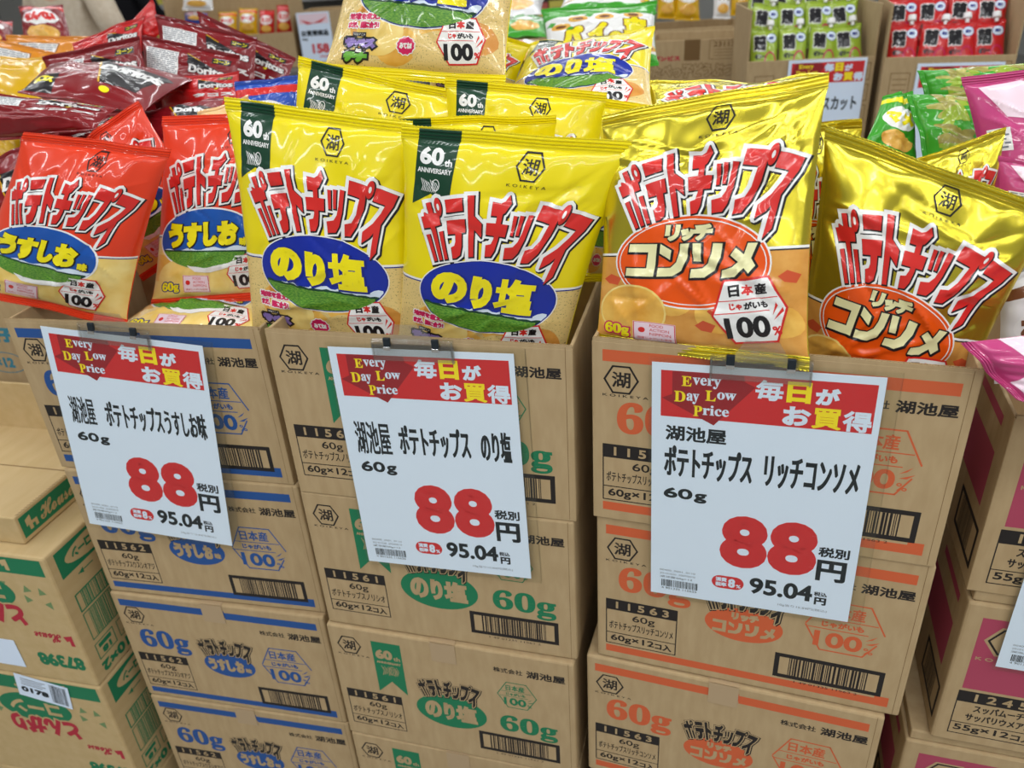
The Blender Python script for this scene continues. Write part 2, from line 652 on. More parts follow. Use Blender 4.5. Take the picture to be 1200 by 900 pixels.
def action_label(a, x, y, w, h, lay=6, ang=.06):
    old = a.xf
    a.xf = lambda X, Y: (x + X * w, y + Y * h + X * w * ang)
    a.rect(I_PINK, 0, 0, 1, 1, lay)
    a.frame(I_RED, .02, .03, .98, .97, .02, lay + 1)
    a.ell(I_RED, .2, .42, .08, .14, lay + 1, 12)
    a.text(I_RED, 'FOOD', .38, .1, .72, .26, lay + 1, bold=.008)
    a.text(I_RED, 'ACTION', .38, .31, .86, .47, lay + 1, bold=.008)
    a.text(I_RED, 'NIPPON', .38, .52, .9, .68, lay + 1, bold=.008)
    a.text(I_RED, '国産じゃがいも使用', .1, .76, .9, .88, lay + 1)
    a.xf = old


def fat60(a, x, y, w, h, m, rim, lay=6):
    a.text(rim, '𝟔𝟎𝐠', x, y, x + w, y + h, lay, bold=.3, grow=.8)
    a.text(m, '𝟔𝟎𝐠', x, y, x + w, y + h, lay + 1, bold=.3)


LOGO_LAYERS = [(I_BLK, 2.3, (.55, .6)), (I_WHITE, 1.9, (0, 0)), (I_BLK, .42, (.35, .4))]


def art_nori():
    a = Art()
    top = (79, 75)
    chips_base(a, [CH_NORI, CH_TAN, CH_NORI, CH_GOLD], top, 3)
    divider(a, top, I_WHITE, I_NAVY)
    # anniversary ribbon
    a.poly(I_DKG, [(8, 6.6), (27, 6.6), (25.5, 36.5), (16, 31.5), (6, 38)], 2)
    a.text(I_WHITE, '60', 9.3, 9.5, 21, 17.5, 3, bold=.5)
    a.text(I_WHITE, 'th', 21.6, 14.2, 25.2, 17.6, 3, bold=.15)
    a.text(I_WHITE, 'ANNIVERSARY', 8.4, 19, 25.4, 21.4, 3, bold=.08)
    for k in range(9):
        x = 10.5 + k * .95
        a.line(I_WHITE, [(x, 24.5 + .35 * k % 1.5), (x + 1.2, 28 - .3 * (k % 3)), (x + .3, 30.5)], .32, 3)
    a.ring(I_WHITE, 18.2, 27, 1.8, 2.8, .4, 3, 14)
    crest(a, 61, 14.5, 6.3)
    block_logo(a, 53, 29.5, 89, 30, 112, I_RED, LOGO_LAYERS, 3, I_WHITE)
    cx, cy, rx, ry = 51.5, 83, 37, 20.5
    a.ell(I_WHITE, cx, cy, rx + 1.1, ry + 1.1, 3, 48)
    a.ell(I_NAVY, cx, cy, rx + .5, ry + .5, 4, 48)
    a.ell(I_BLUE, cx, cy, rx, ry, 5, 48)
    ell_below(a, I_CLOUD, cx, cy, rx - .2, ry - .2, lambda x: 89.5 + math.sin(x * .35) * .9 + math.sin(x * .9) * .5, 6)
    ell_below(a, I_DKG, cx, cy, rx - .2, ry - .2, lambda x: 90.8 + .06 * (x - 50) + math.sin(x * .9) * .35, 7)
    ell_below(a, I_FIELD, cx, cy, rx - .2, ry - .2, lambda x: 92.0 + .06 * (x - 50), 8)
    for lay, g, m, o in ((9, .8, I_NAVY, (.4, .4)), (10, 0, S_FYEL, (0, 0))):
        a.text(m, 'の', 21, 70, 41, 88, lay, bold=1.7, grow=g, off=o)
        a.text(m, 'り', 43, 70.5, 55, 89, lay, bold=1.7, grow=g, off=o)
        a.text(m, '塩', 56.5, 70, 77.5, 90, lay, bold=.95, grow=g, off=o)
    # promotion: lettering and button only
    a.ell(CH_PALE, 30, 107, 14, 13, 3, 24)
    for i, t in enumerate(('地球を救え!', 'まだ、間に合う!')):
        a.text(I_WHITE, t, 10.5, 97 + i * 4.6, 29.5, 100.6 + i * 4.6, 6, bold=.3, grow=.5)
        a.text(I_MAG, t, 10.5, 97 + i * 4.6, 29.5, 100.6 + i * 4.6, 7, bold=.3)
    a.rect(I_BLK, 14, 107.3, 22, 109.6, 6)
    a.text(I_WHITE, 'WEBアニメ', 14.6, 107.8, 21.4, 109.1, 7)
    for lay, g, c1, c2 in ((6, 1.1, I_BLK, I_BLK), (7, 0, I_PUR, I_GRN)):
        a.text(c1, 'サベス', 10, 110.5, 28, 116, lay, bold=.8, grow=g)
        a.text(c1 if g else I_WHITE, 'と', 17, 116.4, 20.5, 118.4, lay, bold=.3, grow=g * .6)
        a.text(c2, 'テナ', 10.5, 118.2, 24, 123.6, lay, bold=.9, grow=g)
    p = [(46 + (4.7 + .5 * (k % 2)) * math.cos(k * math.pi / 12), 114 + (4.3 + .5 * (k % 2)) * math.sin(k * math.pi / 12))
         for k in range(24)]
    a.poly(I_WHITE, [(46 + (x - 46) * 1.12, 114 + (y - 114) * 1.12) for x, y in p], 5)
    a.poly(I_MAG, p, 6)
    a.text(I_WHITE, 'みてね!', 42.4, 112.3, 49.6, 115.6, 7, bold=.22)
    made_badge(a, 76, 108.5, .98, 6, -.08)
    return a


def art_salt():
    a = Art()
    top = (80, 77)
    chips_base(a, [CH_PALE, CH_PALE, CH_GOLD, CH_PALE], top, 5)
    divider(a, top, I_WHITE, I_NAVY)
    crest(a, 58, 13.5, 6.0)
    block_logo(a, 51, 27, 90, 31, 112, I_RED, LOGO_LAYERS, 3, I_WHITE)
    cx, cy, rx, ry = 44, 83, 37, 21
    a.ell(I_WHITE, cx, cy, rx + 1.1, ry + 1.1, 3, 48)
    a.ell(I_SKY, cx, cy, rx, ry, 4, 48)
    ell_below(a, I_CLOUD, cx, cy, rx - .2, ry - .2, lambda x: 89.5 + math.sin(x * .35) * .9, 5)
    ell_below(a, I_DKG, cx, cy, rx - .2, ry - .2, lambda x: 91.2 + .05 * (x - 50), 6)
    ell_below(a, I_FIELD, cx, cy, rx - .2, ry - .2, lambda x: 92.3 + .05 * (x - 50), 7)
    a.poly(I_WHITE, [(30, 101), (44, 103.5), (62, 101), (70, 98), (62, 104), (48, 107), (36, 106)], 8)
    for lay, g, m, o in ((8, .7, I_BLK, (.35, .35)), (9, 0, S_FYEL, (0, 0))):
        for t, x0, x1 in (('う', 14, 27.5), ('す', 27.5, 42), ('し', 43, 53), ('お', 53.5, 69)):
            a.text(m, t, x0, 71, x1, 88, lay, bold=1.35, grow=g, off=o)
        a.text(m, '味', 70, 83, 76, 89, lay, bold=.4, grow=g * .6, off=o)
    x, y = 22, 112
    a.poly(CH_PALE, [(x + 17 * math.cos(t), y + 13 * math.sin(t) - 2) for t in [i * math.pi / 14 for i in range(28)]], 4)
    fat60(a, 9, 113, 13, 8, S_FYEL, I_NAVY)
    action_label(a, 26, 108, 20, 13)
    made_badge(a, 74, 108, 1.0, 6)
    return a


def art_cons():
    a = Art()
    top = (79, 75)
    chips_base(a, [CH_TAN, CH_GOLD, CH_TAN, CH_GOLD], top, 8)
    for x, y, w in ((30, 104, 7), (62, 106, 6), (92, 88, 5), (55, 114, 5), (8, 92, 5)):
        a.poly(CH_RED, [(x - w, y), (x - w * .2, y - w * .6), (x + w, y - w * .2), (x + w * .6, y + w * .6), (x - w * .4, y + w * .5)], 3)
    divider(a, top, I_WHITE, I_BLK)
    crest(a, 57, 12.8, 6.0)
    block_logo(a, 52, 27, 91, 31, 112, I_RED, LOGO_LAYERS, 3, I_WHITE)
    cx, cy, rx, ry = 47, 82, 36.5, 23
    a.ell(I_WHITE, cx, cy, rx + .8, ry + .8, 3, 48)
    a.ell(I_ORANGE, cx, cy, rx, ry, 4, 48)
    a.ring(I_WHITE, cx, cy, rx - 1.6, ry - 1.6, .5, 5, 48)
    for lay, g, m in ((6, 1.0, I_BLK), (7, 0, I_CREAM)):
        stroke_text(a, m, CONSOMME, 16.5, 72.5, 77, 89.5, 1.6, lay, g, (.3, .3) if g else (0, 0), .1)
        for t, x0, x1 in (('リ', 35, 42), ('ッ', 42.5, 49), ('チ', 48.5, 57.5)):
            a.text(m, t, x0, 63 if t != 'ッ' else 65.2, x1, 71, lay, bold=.7, grow=g * .7, off=(.3, .3) if g else (0, 0), shear=.08)
    x, y = 19, 109
    a.poly(CH_PALE, [(x + 17.5 * math.cos(t), y + 15 * math.sin(t)) for t in [i * math.pi / 14 for i in range(28)]], 6)
    a.poly(CH_GOLD, [(x + 16.5 * math.cos(t), y + 14 * math.sin(t)) for t in [i * math.pi / 14 for i in range(28)]], 7)
    fat60(a, 5, 116.5, 13, 7.5, S_FYEL, I_MAG, 8)
    action_label(a, 20, 114, 21, 11, 8, .03)
    made_badge(a, 75, 104.5, 1.22, 8, -.14)
    return a


S_FYEL = film('ink_yellow', rgb(244, 228, 20))
CH_RED = film('ink_tomato', rgb(206, 84, 48))


def label_lines(a, x0, y0, x1, y1, n, lay, seed=0):
    r = random.Random(seed)
    a.rect(I_WHITE, x0, y0, x1, y1, lay)
    h = (y1 - y0) / (n + .6)
    for k in range(n):
        x = x0 + 1.2
        while x < x1 - 3:
            w = min(r.uniform(2, 9), x1 - 1 - x)
            a.rect(S_GREY, x, y0 + h * (k + .5), x + w, y0 + h * (k + .95), lay + 1)
            x += w + r.uniform(.6, 1.6)


def art_corn(lab=True):
    """triangular corn chip bag: maroon with white facts label, black triangle and the wordmark"""
    a = Art()
    if lab:
        label_lines(a, 7, 16, 44, 52, 11, 2, 4)
    a.poly(I_BLK, [(52, 14), (86, 34), (56, 40)], 2)
    a.line(F_AMBER, [(53, 15), (66, 22.5)], 1.0, 3)
    a.text(I_WHITE, 'Doritos', 56, 30, 95, 43, 5, bold=.55)
    a.text(I_BLK, 'Doritos', 56, 30, 95, 43, 4, bold=.55, grow=.8)
    a.poly(I_BLK, [(77, 14), (94, 13), (94, 22), (77, 23)], 2)
    a.text(S_FYEL, 'コーン', 78.5, 15, 92.5, 21, 3, bold=.2)
    a.poly(S_FYEL, [(74, 46), (80, 42), (78, 48)], 4)
    a.text(I_WHITE, 'タコス', 50, 56, 96, 66, 3, bold=.8)
    return a


def art_corn_front():
    a = Art()
    a.poly(I_BLK, [(46, 40), (98, 44), (88, 104), (60, 104)], 2)
    a.line(F_AMBER, [(46, 40), (60, 104)], 1.5, 3)
    a.text(I_WHITE, 'Doritos', 52, 50, 96, 72, 4, bold=.9)
    a.poly(I_BLK, [(3, 96), (26, 92), (26, 124), (3, 124)], 2)
    a.text(S_FYEL, 'タコス', 8, 100, 24, 112, 3, bold=1.0)
    a.ell(S_FYEL, 66, 112, 4, 4, 3, 16)
    return a


def art_label(film_m):
    def f():
        a = Art()
        label_lines(a, 16, 14, 60, 44, 7, 2, 2)
        a.frame(I_BLK, 15, 13, 61, 45, .8, 2)
        return a
    return f


def art_plain():
    a = Art()
    a.rect(I_WHITE, 96, 60, 96.5, 60.5, 1)
    return a


def art_plum():
    """pink sour plum snack: pale chips and white swashes"""
    a = Art()
    a.poly(I_PINK, [(8, 10), (34, 8), (60, 26), (100, 20), (100, 34), (58, 42), (20, 34)], 2)
    a.ell(CH_PALE, 44, 74, 20, 16, 2, 24)
    a.ell(I_PINK, 44, 74, 21, 17, 1, 24)
    a.rect(I_WHITE, 0, 96, 100, 104, 1)
    a.text(I_WHITE, 'すっぱ', 60, 52, 96, 72, 3, bold=2.0)
    label_lines(a, 6, 42, 20, 58, 5, 2, 9)
    return a


def art_bean():
    a = Art()
    r = random.Random(11)
    for k in range(64):
        x, y = r.uniform(8, 92), r.uniform(24, 118)
        t = r.uniform(0, math.pi)
        L, W = r.uniform(12, 17), r.uniform(4, 6)
        c, s = math.cos(t), math.sin(t)
        pts = []
        for i in range(14):
            q = 2 * math.pi * i / 14
            X, Y = L * math.cos(q), W * math.sin(q) + 2.2 * math.cos(q) ** 2
            pts.append((min(98, max(2, x + X * c - Y * s)), min(124, max(12, y + X * s + Y * c))))
        a.poly((CH_NUT, F_LIME, CH_NUT2)[k % 3], pts, 1 + k % 3)
    a.poly(F_GREEN, [(0, 6), (100, 6), (100, 14), (0, 18)], 4)
    a.poly(F_GREEN, [(40, 60), (70, 52), (76, 74), (52, 84)], 4)
    a.ell(F_BLUE, 30, 100, 11, 11, 4, 24)
    a.text(I_WHITE, 'うす塩', 23, 97, 37, 103, 5, bold=.4)
    a.ell(F_PINK, 46, 106, 10, 8, 4, 20)
    a.text(I_BLK, '豆', 58, 92, 74, 110, 5, bold=.8, grow=1.0)
    a.text(I_WHITE, '豆', 58, 92, 74, 110, 6, bold=.8)
    return a


CH_NUT2 = noisy(film('bean_olive', rgb(130, 124, 50)), rgb(176, 168, 84), 6, 4, 0.3, 0.7, 'UV')


def art_pie():
    a = Art()
    a.rect(I_WHITE, 0, 30, 100, 110, 1)
    for x, y in ((54, 40), (80, 36), (92, 100), (30, 40), (8, 96), (14, 52)):
        a.ell(CH_GOLD, x, y, 9, 7, 2, 18)
        a.ell(I_BROWN, x, y, 5, 3.5, 3, 14)
    for x, y in ((5, 44), (68, 30), (97, 60), (40, 34), (22, 60)):
        a.poly(F_GREEN, [(x - 4, y), (x, y - 6), (x + 5, y - 2), (x + 1, y + 5)], 3)
    for t, x0, x1, y0, y1 in (('パ', 14, 34, 56, 98), ('イ', 38, 56, 54, 96), ('の', 57, 69, 74, 94), ('実', 71, 92, 42, 92)):
        a.text(I_BROWN, t, x0, y0, x1, y1, 4, bold=2.2, grow=1.4)
        a.text(S_FYEL, t, x0, y0, x1, y1, 5, bold=2.2)
    return a


def art_packet(bg, words, ink):
    def f():
        a = Art()
        a.ell(I_WHITE, 50, 60, 40, 24, 1, 24)
        a.text(ink, words, 16, 46, 84, 74, 3, bold=2.5)
        a.ell(CH_GOLD, 50, 102, 34, 16, 2, 20)
        a.rect(ink, 0, 14, 100, 26, 1)
        return a
    return f


def art_jelly():
    a = Art()
    a.text(I_BLK, '蒟蒻', 12, 22, 56, 66, 3, bold=2.6)
    a.text(I_WHITE, '蒟蒻', 12, 22, 56, 66, 2, bold=2.6, grow=2.0)
    a.ell(I_NAVY, 76, 30, 19, 14, 2, 24)
    a.ell(I_CLOUD, 76, 30, 17.5, 12.5, 3, 24)
    a.text(I_NAVY, '果汁', 66, 25, 86, 35, 4, bold=.8)
    a.ring(I_MAG, 72, 96, 20, 26, 5, 3, 26)
    a.text(I_BLK, 'ゼリー', 14, 74, 52, 88, 3, bold=1.4)
    return a


DESIGN = {
    'nori': (art_nori, F_YEL), 'salt': (art_salt, F_RED), 'cons': (art_cons, F_GOLD),
    'corn': (art_corn, F_MAROON), 'corn_front': (art_corn_front, F_MAROON), 'corn_bright': (lambda: art_corn(False), F_SCARLET),
    'orange': (art_label(F_ORANGE), F_ORANGE), 'amber': (art_plain, F_AMBER), 'plain_red': (art_packet(F_MAROON, 'せんべい', I_RED), F_MAROON),
    'plum': (art_plum, F_PINK), 'bean': (art_bean, F_GREEN), 'pie': (art_pie, F_GREEN), 'gold_plain': (art_plain, F_GOLD),
    'blue': (art_packet(F_BLUE, 'のり', I_RED), F_BLUE), 'cream': (art_plain, F_CREAM), 'green_plain': (art_packet(F_GREEN, 'マメ', S_FYEL), F_GREEN),
    'candy_yellow': (art_packet(F_AMBER, 'チーズ', I_RED), F_AMBER), 'candy_red': (art_packet(F_SCARLET, 'えび', I_RED), F_SCARLET),
    'candy_green': (art_packet(F_GREEN, 'あめ', F_GREEN), F_GREEN), 'candy_white': (art_packet(F_WHITE, 'おかき', I_BROWN), F_WHITE),
    'jelly_green': (art_jelly, F_LIME), 'jelly_red': (art_jelly, F_SCARLET),
}
CUT = {}


def clip_half(poly, ax, c, keep_low):
    out = []
    n = len(poly)
    for i in range(n):
        p, q = poly[i], poly[(i + 1) % n]
        pi = (p[ax] <= c) if keep_low else (p[ax] >= c)
        qi = (q[ax] <= c) if keep_low else (q[ax] >= c)
        if pi:
            out.append(p)
        if pi != qi:
            t = (c - p[ax]) / (q[ax] - p[ax])
            out.append((p[0] + (q[0] - p[0]) * t, p[1] + (q[1] - p[1]) * t))
    return out


def split_axis(poly, ax, lines):
    lo, hi = min(p[ax] for p in poly), max(p[ax] for p in poly)
    parts = []
    for c in lines:
        if c <= lo + 1e-9:
            continue
        if c >= hi - 1e-9:
            break
        a = clip_half(poly, ax, c, True)
        if len(a) > 2:
            parts.append(a)
        poly = clip_half(poly, ax, c, False)
        if len(poly) < 3:
            return parts
    parts.append(poly)
    return parts


def split_diag(poly, nu, nv):
    """cut one cell's piece along the cell diagonal, where the film's two triangles meet"""
    q = [(x / 100.0 * nu, (y / BH - .05) / .9 * nv) for x, y in poly]
    i = math.floor(sum(p[0] for p in q) / len(q))
    j = math.floor(sum(p[1] for p in q) / len(q))
    s = [x - i + y - j - 1.0 for x, y in q]
    if max(s) < 1e-7 or min(s) > -1e-7:
        return [poly]
    lo, hi = [], []
    n = len(poly)
    for k in range(n):
        p, r, a, b = poly[k], poly[(k + 1) % n], s[k], s[(k + 1) % n]
        if a <= 0:
            lo.append(p)
        if a >= 0:
            hi.append(p)
        if a * b < 0:
            t = a / (a - b)
            x = (p[0] + (r[0] - p[0]) * t, p[1] + (r[1] - p[1]) * t)
            lo.append(x)
            hi.append(x)
    return [c for c in (lo, hi) if len(c) > 2]


def cut_design(kind, nu, nv):
    """the printed artwork cut along the cells of the bag's grid, so that it bends exactly with the film"""
    key = (kind, nu, nv)
    if key in CUT:
        return CUT[key]
    art = DESIGN[kind][0]()
    ul = [100.0 * i / nu for i in range(1, nu)]
    vl = [BH * (.05 + .9 * j / nv) for j in range(1, nv)]
    res = []
    for layer, m, v, f, dz in art.oriented():
        V, FF, Z = [], [], []
        for p in f:
            z = dz[p[0]]
            pl = [tuple(v[i]) for i in p]
            pl = [(min(99.6, max(.4, x)), min(BH * .95 - .1, max(BH * .05 + .1, y))) for x, y in pl]
            for a in split_axis(pl, 0, ul):
                for b in split_axis(a, 1, vl):
                    for c in split_diag(b, nu, nv):
                        o = len(V)
                        V += c
                        Z += [z] * len(c)
                        FF.append(tuple(range(o, o + len(c))))
        if V:
            res.append((layer, m, np.array(V), FF, np.array(Z)))
    CUT[key] = res
    return res


def make_bag(name, label, cat, group, kind, corners, T=.028, seed=0, res=(56, 76), wr=1.35, wave=.003, waist=.06, bow=0.0,
             seam=.05, teeth=True, back=None, dent=0.0):
    """a filled pillow bag: body of printed film with crimped seals above and below.
    corners: TL, TR, BR, BL of the flat bag in the world"""
    rnd = random.Random(seed * 7 + 3)
    TL, TR, BR, BL = [np.array(c, float) for c in corners]
    nu, nv = res
    film_m = DESIGN[kind][1]
    eu = (TR - TL) + (BR - BL)
    ev = (BL - TL) + (BR - TR)
    N = np.cross(ev, eu)
    N /= np.linalg.norm(N)
    size = np.linalg.norm(eu) / 2
    ph = [rnd.uniform(0, 6.28) for _ in range(12)]
    cre = []
    for k in range(int(20 * wr) + 2):
        t = k % 4
        if t == 0:
            p = (rnd.choice((0.03, .97)), rnd.uniform(.05, .3))
            q = (rnd.uniform(.25, .75), rnd.uniform(.15, .6))
        elif t == 1:
            p = (rnd.choice((0.03, .97)), rnd.uniform(.7, .95))
            q = (rnd.uniform(.25, .75), rnd.uniform(.5, .85))
        elif t == 2:
            p = (rnd.uniform(.1, .9), rnd.choice((.05, .95)))
            q = (p[0] + rnd.uniform(-.2, .2), .5 + (p[1] - .5) * rnd.uniform(.1, .6))
        else:
            p = (rnd.uniform(.1, .9), rnd.uniform(.15, .85))
            q = (p[0] + rnd.uniform(-.3, .3), p[1] + rnd.uniform(-.25, .25))
        cre.append((p, q, rnd.choice((-1, 1, 1)) * rnd.uniform(.0008, .0023) * wr, rnd.uniform(.011, .024)))

    def wavef(u):
        return wave * (np.sin(2 * np.pi * 1.1 * u + ph[0]) + .5 * np.sin(2 * np.pi * 2.3 * u + ph[1]))

    def height(u, v):
        s = np.clip((v - .05) / .9, 0, 1)
        pv = np.sin(np.pi * s) ** .55
        a = np.abs(2 * u - 1)
        pu = np.clip(1 - a ** 2.6, 0, 1) ** .62
        h = T * pv * pu
        env = np.clip(pu * 1.2, 0, 1) * np.clip(pv * 1.3, 0, 1)
        w = np.zeros_like(u)
        for p, q, am, wd in cre:
            dx, dy = q[0] - p[0], (q[1] - p[1]) * 1.3
            L2 = dx * dx + dy * dy + 1e-9
            t = ((u - p[0]) * dx + (v - p[1]) * 1.3 * dy) / L2
            dd = np.abs((u - p[0]) * dy - (v - p[1]) * 1.3 * dx) / math.sqrt(L2)
            tt = np.clip(t, 0, 1)
            w += am * np.exp(-dd / wd) * np.sqrt(np.clip(np.sin(np.pi * tt), 0, 1)) * ((t > 0) & (t < 1))
        w += .0011 * wr * np.sin(9 * u + 5 * v + ph[2]) * np.sin(7 * v - 4 * u + ph[3])
        w += .0008 * wr * np.sin(21 * u - 9 * v + ph[4]) * np.sin(17 * v + 6 * u + ph[5])
        pl = np.sin(2 * np.pi * (5.5 * u + .35 * np.sin(6 * u + ph[6])) + ph[7])
        pl2 = np.sin(2 * np.pi * (4.5 * u + .35 * np.sin(5 * u + ph[8])) + ph[9])
        w += .0022 * wr * (pl * np.exp(-s / .07) * np.clip(s / .03, 0, 1) + pl2 * np.exp(-(1 - s) / .07) * np.clip((1 - s) / .03, 0, 1))
        w -= dent * np.exp(-((u - .5) / .22) ** 2 - ((v - .3) / .15) ** 2)
        return h + w * env, pv

    def patch(u, v, pv):
        ue = .5 + (u - .5) * (1 - waist * pv)
        uu, vv = ue[..., None], v[..., None]
        P = (TL * (1 - uu) + TR * uu) * (1 - vv) + (BL * (1 - uu) + BR * uu) * vv
        s = np.clip((v - .05) / .9, 0, 1)
        off = wavef(u) * (np.exp(-s / .12) + .8 * np.exp(-(1 - s) / .12)) + bow * np.sin(np.pi * v)
        return P + off[..., None] * N

    U, V = np.meshgrid(np.linspace(0, 1, nu + 1), .05 + .9 * np.linspace(0, 1, nv + 1))
    h, pv = height(U, V)
    P = patch(U, V, pv)
    G = P + h[..., None] * N
    Bk = P - (h * .9)[..., None] * N

    def gnorm(g, sgn):
        du = np.gradient(g, axis=1)
        dv = np.gradient(g, axis=0)
        n = np.cross(dv, du) * sgn
        return n / np.maximum(np.linalg.norm(n, axis=-1, keepdims=True), 1e-12)

    GN = gnorm(G, 1)
    BN = gnorm(Bk, -1)
    base = (TL + TR + BR + BL) / 4
    low = min((BL, BR), key=lambda q: q[2])
    root_loc = np.array([(BL[0] + BR[0]) / 2, (BL[1] + BR[1]) / 2, min(BL[2], BR[2], TL[2], TR[2])])
    root = empty(name, root_loc, None, label, cat, group)
    mb = MB()
    uv = np.stack([U, V * 1.32], -1)
    idx = np.arange((nu + 1) * (nv + 1)).reshape(nv + 1, nu + 1)
    q = np.stack([idx[:-1, :-1], idx[1:, :-1], idx[1:, 1:], idx[:-1, 1:]], -1).reshape(-1, 4)
    tri = np.concatenate([q[:, [0, 1, 3]], q[:, [1, 2, 3]]])
    mb.add((G - root_loc).reshape(-1, 3), [tuple(x) for x in tri], film_m, GN.reshape(-1, 3), uv.reshape(-1, 2))
    bq = q[:, ::-1]
    mb.add((Bk - root_loc).reshape(-1, 3), [tuple(x) for x in bq], back or film_m, BN.reshape(-1, 3), uv.reshape(-1, 2))
    for layer, m, v2, ff, dz in cut_design(kind, nu, nv):
        gu = np.clip(v2[:, 0] / 100 * nu, 0, nu - 1e-6)
        gv = np.clip((v2[:, 1] / BH - .05) / .9 * nv, 0, nv - 1e-6)
        cu, cv = np.empty(len(gu)), np.empty(len(gu))
        for p in ff:            # every piece belongs to the one cell its middle lies in
            k = list(p)
            cu[k], cv[k] = gu[k].mean(), gv[k].mean()
        i, j = np.clip(cu.astype(int), 0, nu - 1), np.clip(cv.astype(int), 0, nv - 1)
        up = (cu - i) + (cv - j) > 1.0
        fu, fv = (gu - i)[:, None], (gv - j)[:, None]

        def bil(A):
            lo = A[j, i] + fu * (A[j, i + 1] - A[j, i]) + fv * (A[j + 1, i] - A[j, i])
            hi = A[j + 1, i + 1] + (1 - fu) * (A[j + 1, i] - A[j + 1, i + 1]) + (1 - fv) * (A[j, i + 1] - A[j + 1, i + 1])
            return np.where(up[:, None], hi, lo)
        n = bil(GN)
        n /= np.linalg.norm(n, axis=1, keepdims=True)
        fn = bil(G) + n * (layer * .00013 + dz)[:, None]
        mb.add(fn - root_loc, ff, m, n, np.stack([v2[:, 0] / 100, v2[:, 1] / 100], -1))
    mb.build('film_body', root)
    # crimped seals
    ns = 110 if teeth else 30
    us = np.linspace(0, 1, ns + 1)
    for top in (True, False):
        rows = 17 if teeth else 5
        vs = np.linspace(.0, .052, rows) if top else np.linspace(.948, 1.0, rows)
        UU, VV = np.meshgrid(us, vs)
        hh, pv = height(UU, VV)
        PP = patch(UU, VV, pv * 0)
        k = np.arange(rows)[:, None]
        rip = .0007 * np.where(k % 4 < 2, 1.0, -1.0) * np.sin(np.pi * np.clip(k / (rows - 1), .0, 1))
        PP = PP + (rip[..., None] if rip.ndim == 2 else rip) * N
        edge = 0 if top else rows - 1
        if teeth:
            z = (np.arange(ns + 1) % 2) * .0016 * (1 if top else -1)
            ed = (BL - TL) / np.linalg.norm(BL - TL)
            PP[edge] += z[:, None] * ed
        n = gnorm(PP, 1)
        F3, B3 = PP + n * .00035, PP - n * .00035
        sm = MB()
        idx = np.arange((ns + 1) * rows).reshape(rows, ns + 1)
        q = np.stack([idx[:-1, :-1], idx[1:, :-1], idx[1:, 1:], idx[:-1, 1:]], -1).reshape(-1, 4)
        fm = [film_m] * len(q)
        if kind == 'nori' and top:
            fm = [I_DKG if .085 < ((t % ns) + .5) / ns < .275 and t // ns > 2 else film_m for t in range(len(q))]
        sm.addm((F3 - root_loc).reshape(-1, 3), [tuple(x) for x in q], fm)
        sm.add((B3 - root_loc).reshape(-1, 3), [tuple(x) for x in q[:, ::-1]], film_m)
        sm.build('top_seal' if top else 'bottom_seal', root, smooth=False)
    return root


# ------------------------------------------------------------------ cartons
CW, CH, CD = .347, .2225, .262


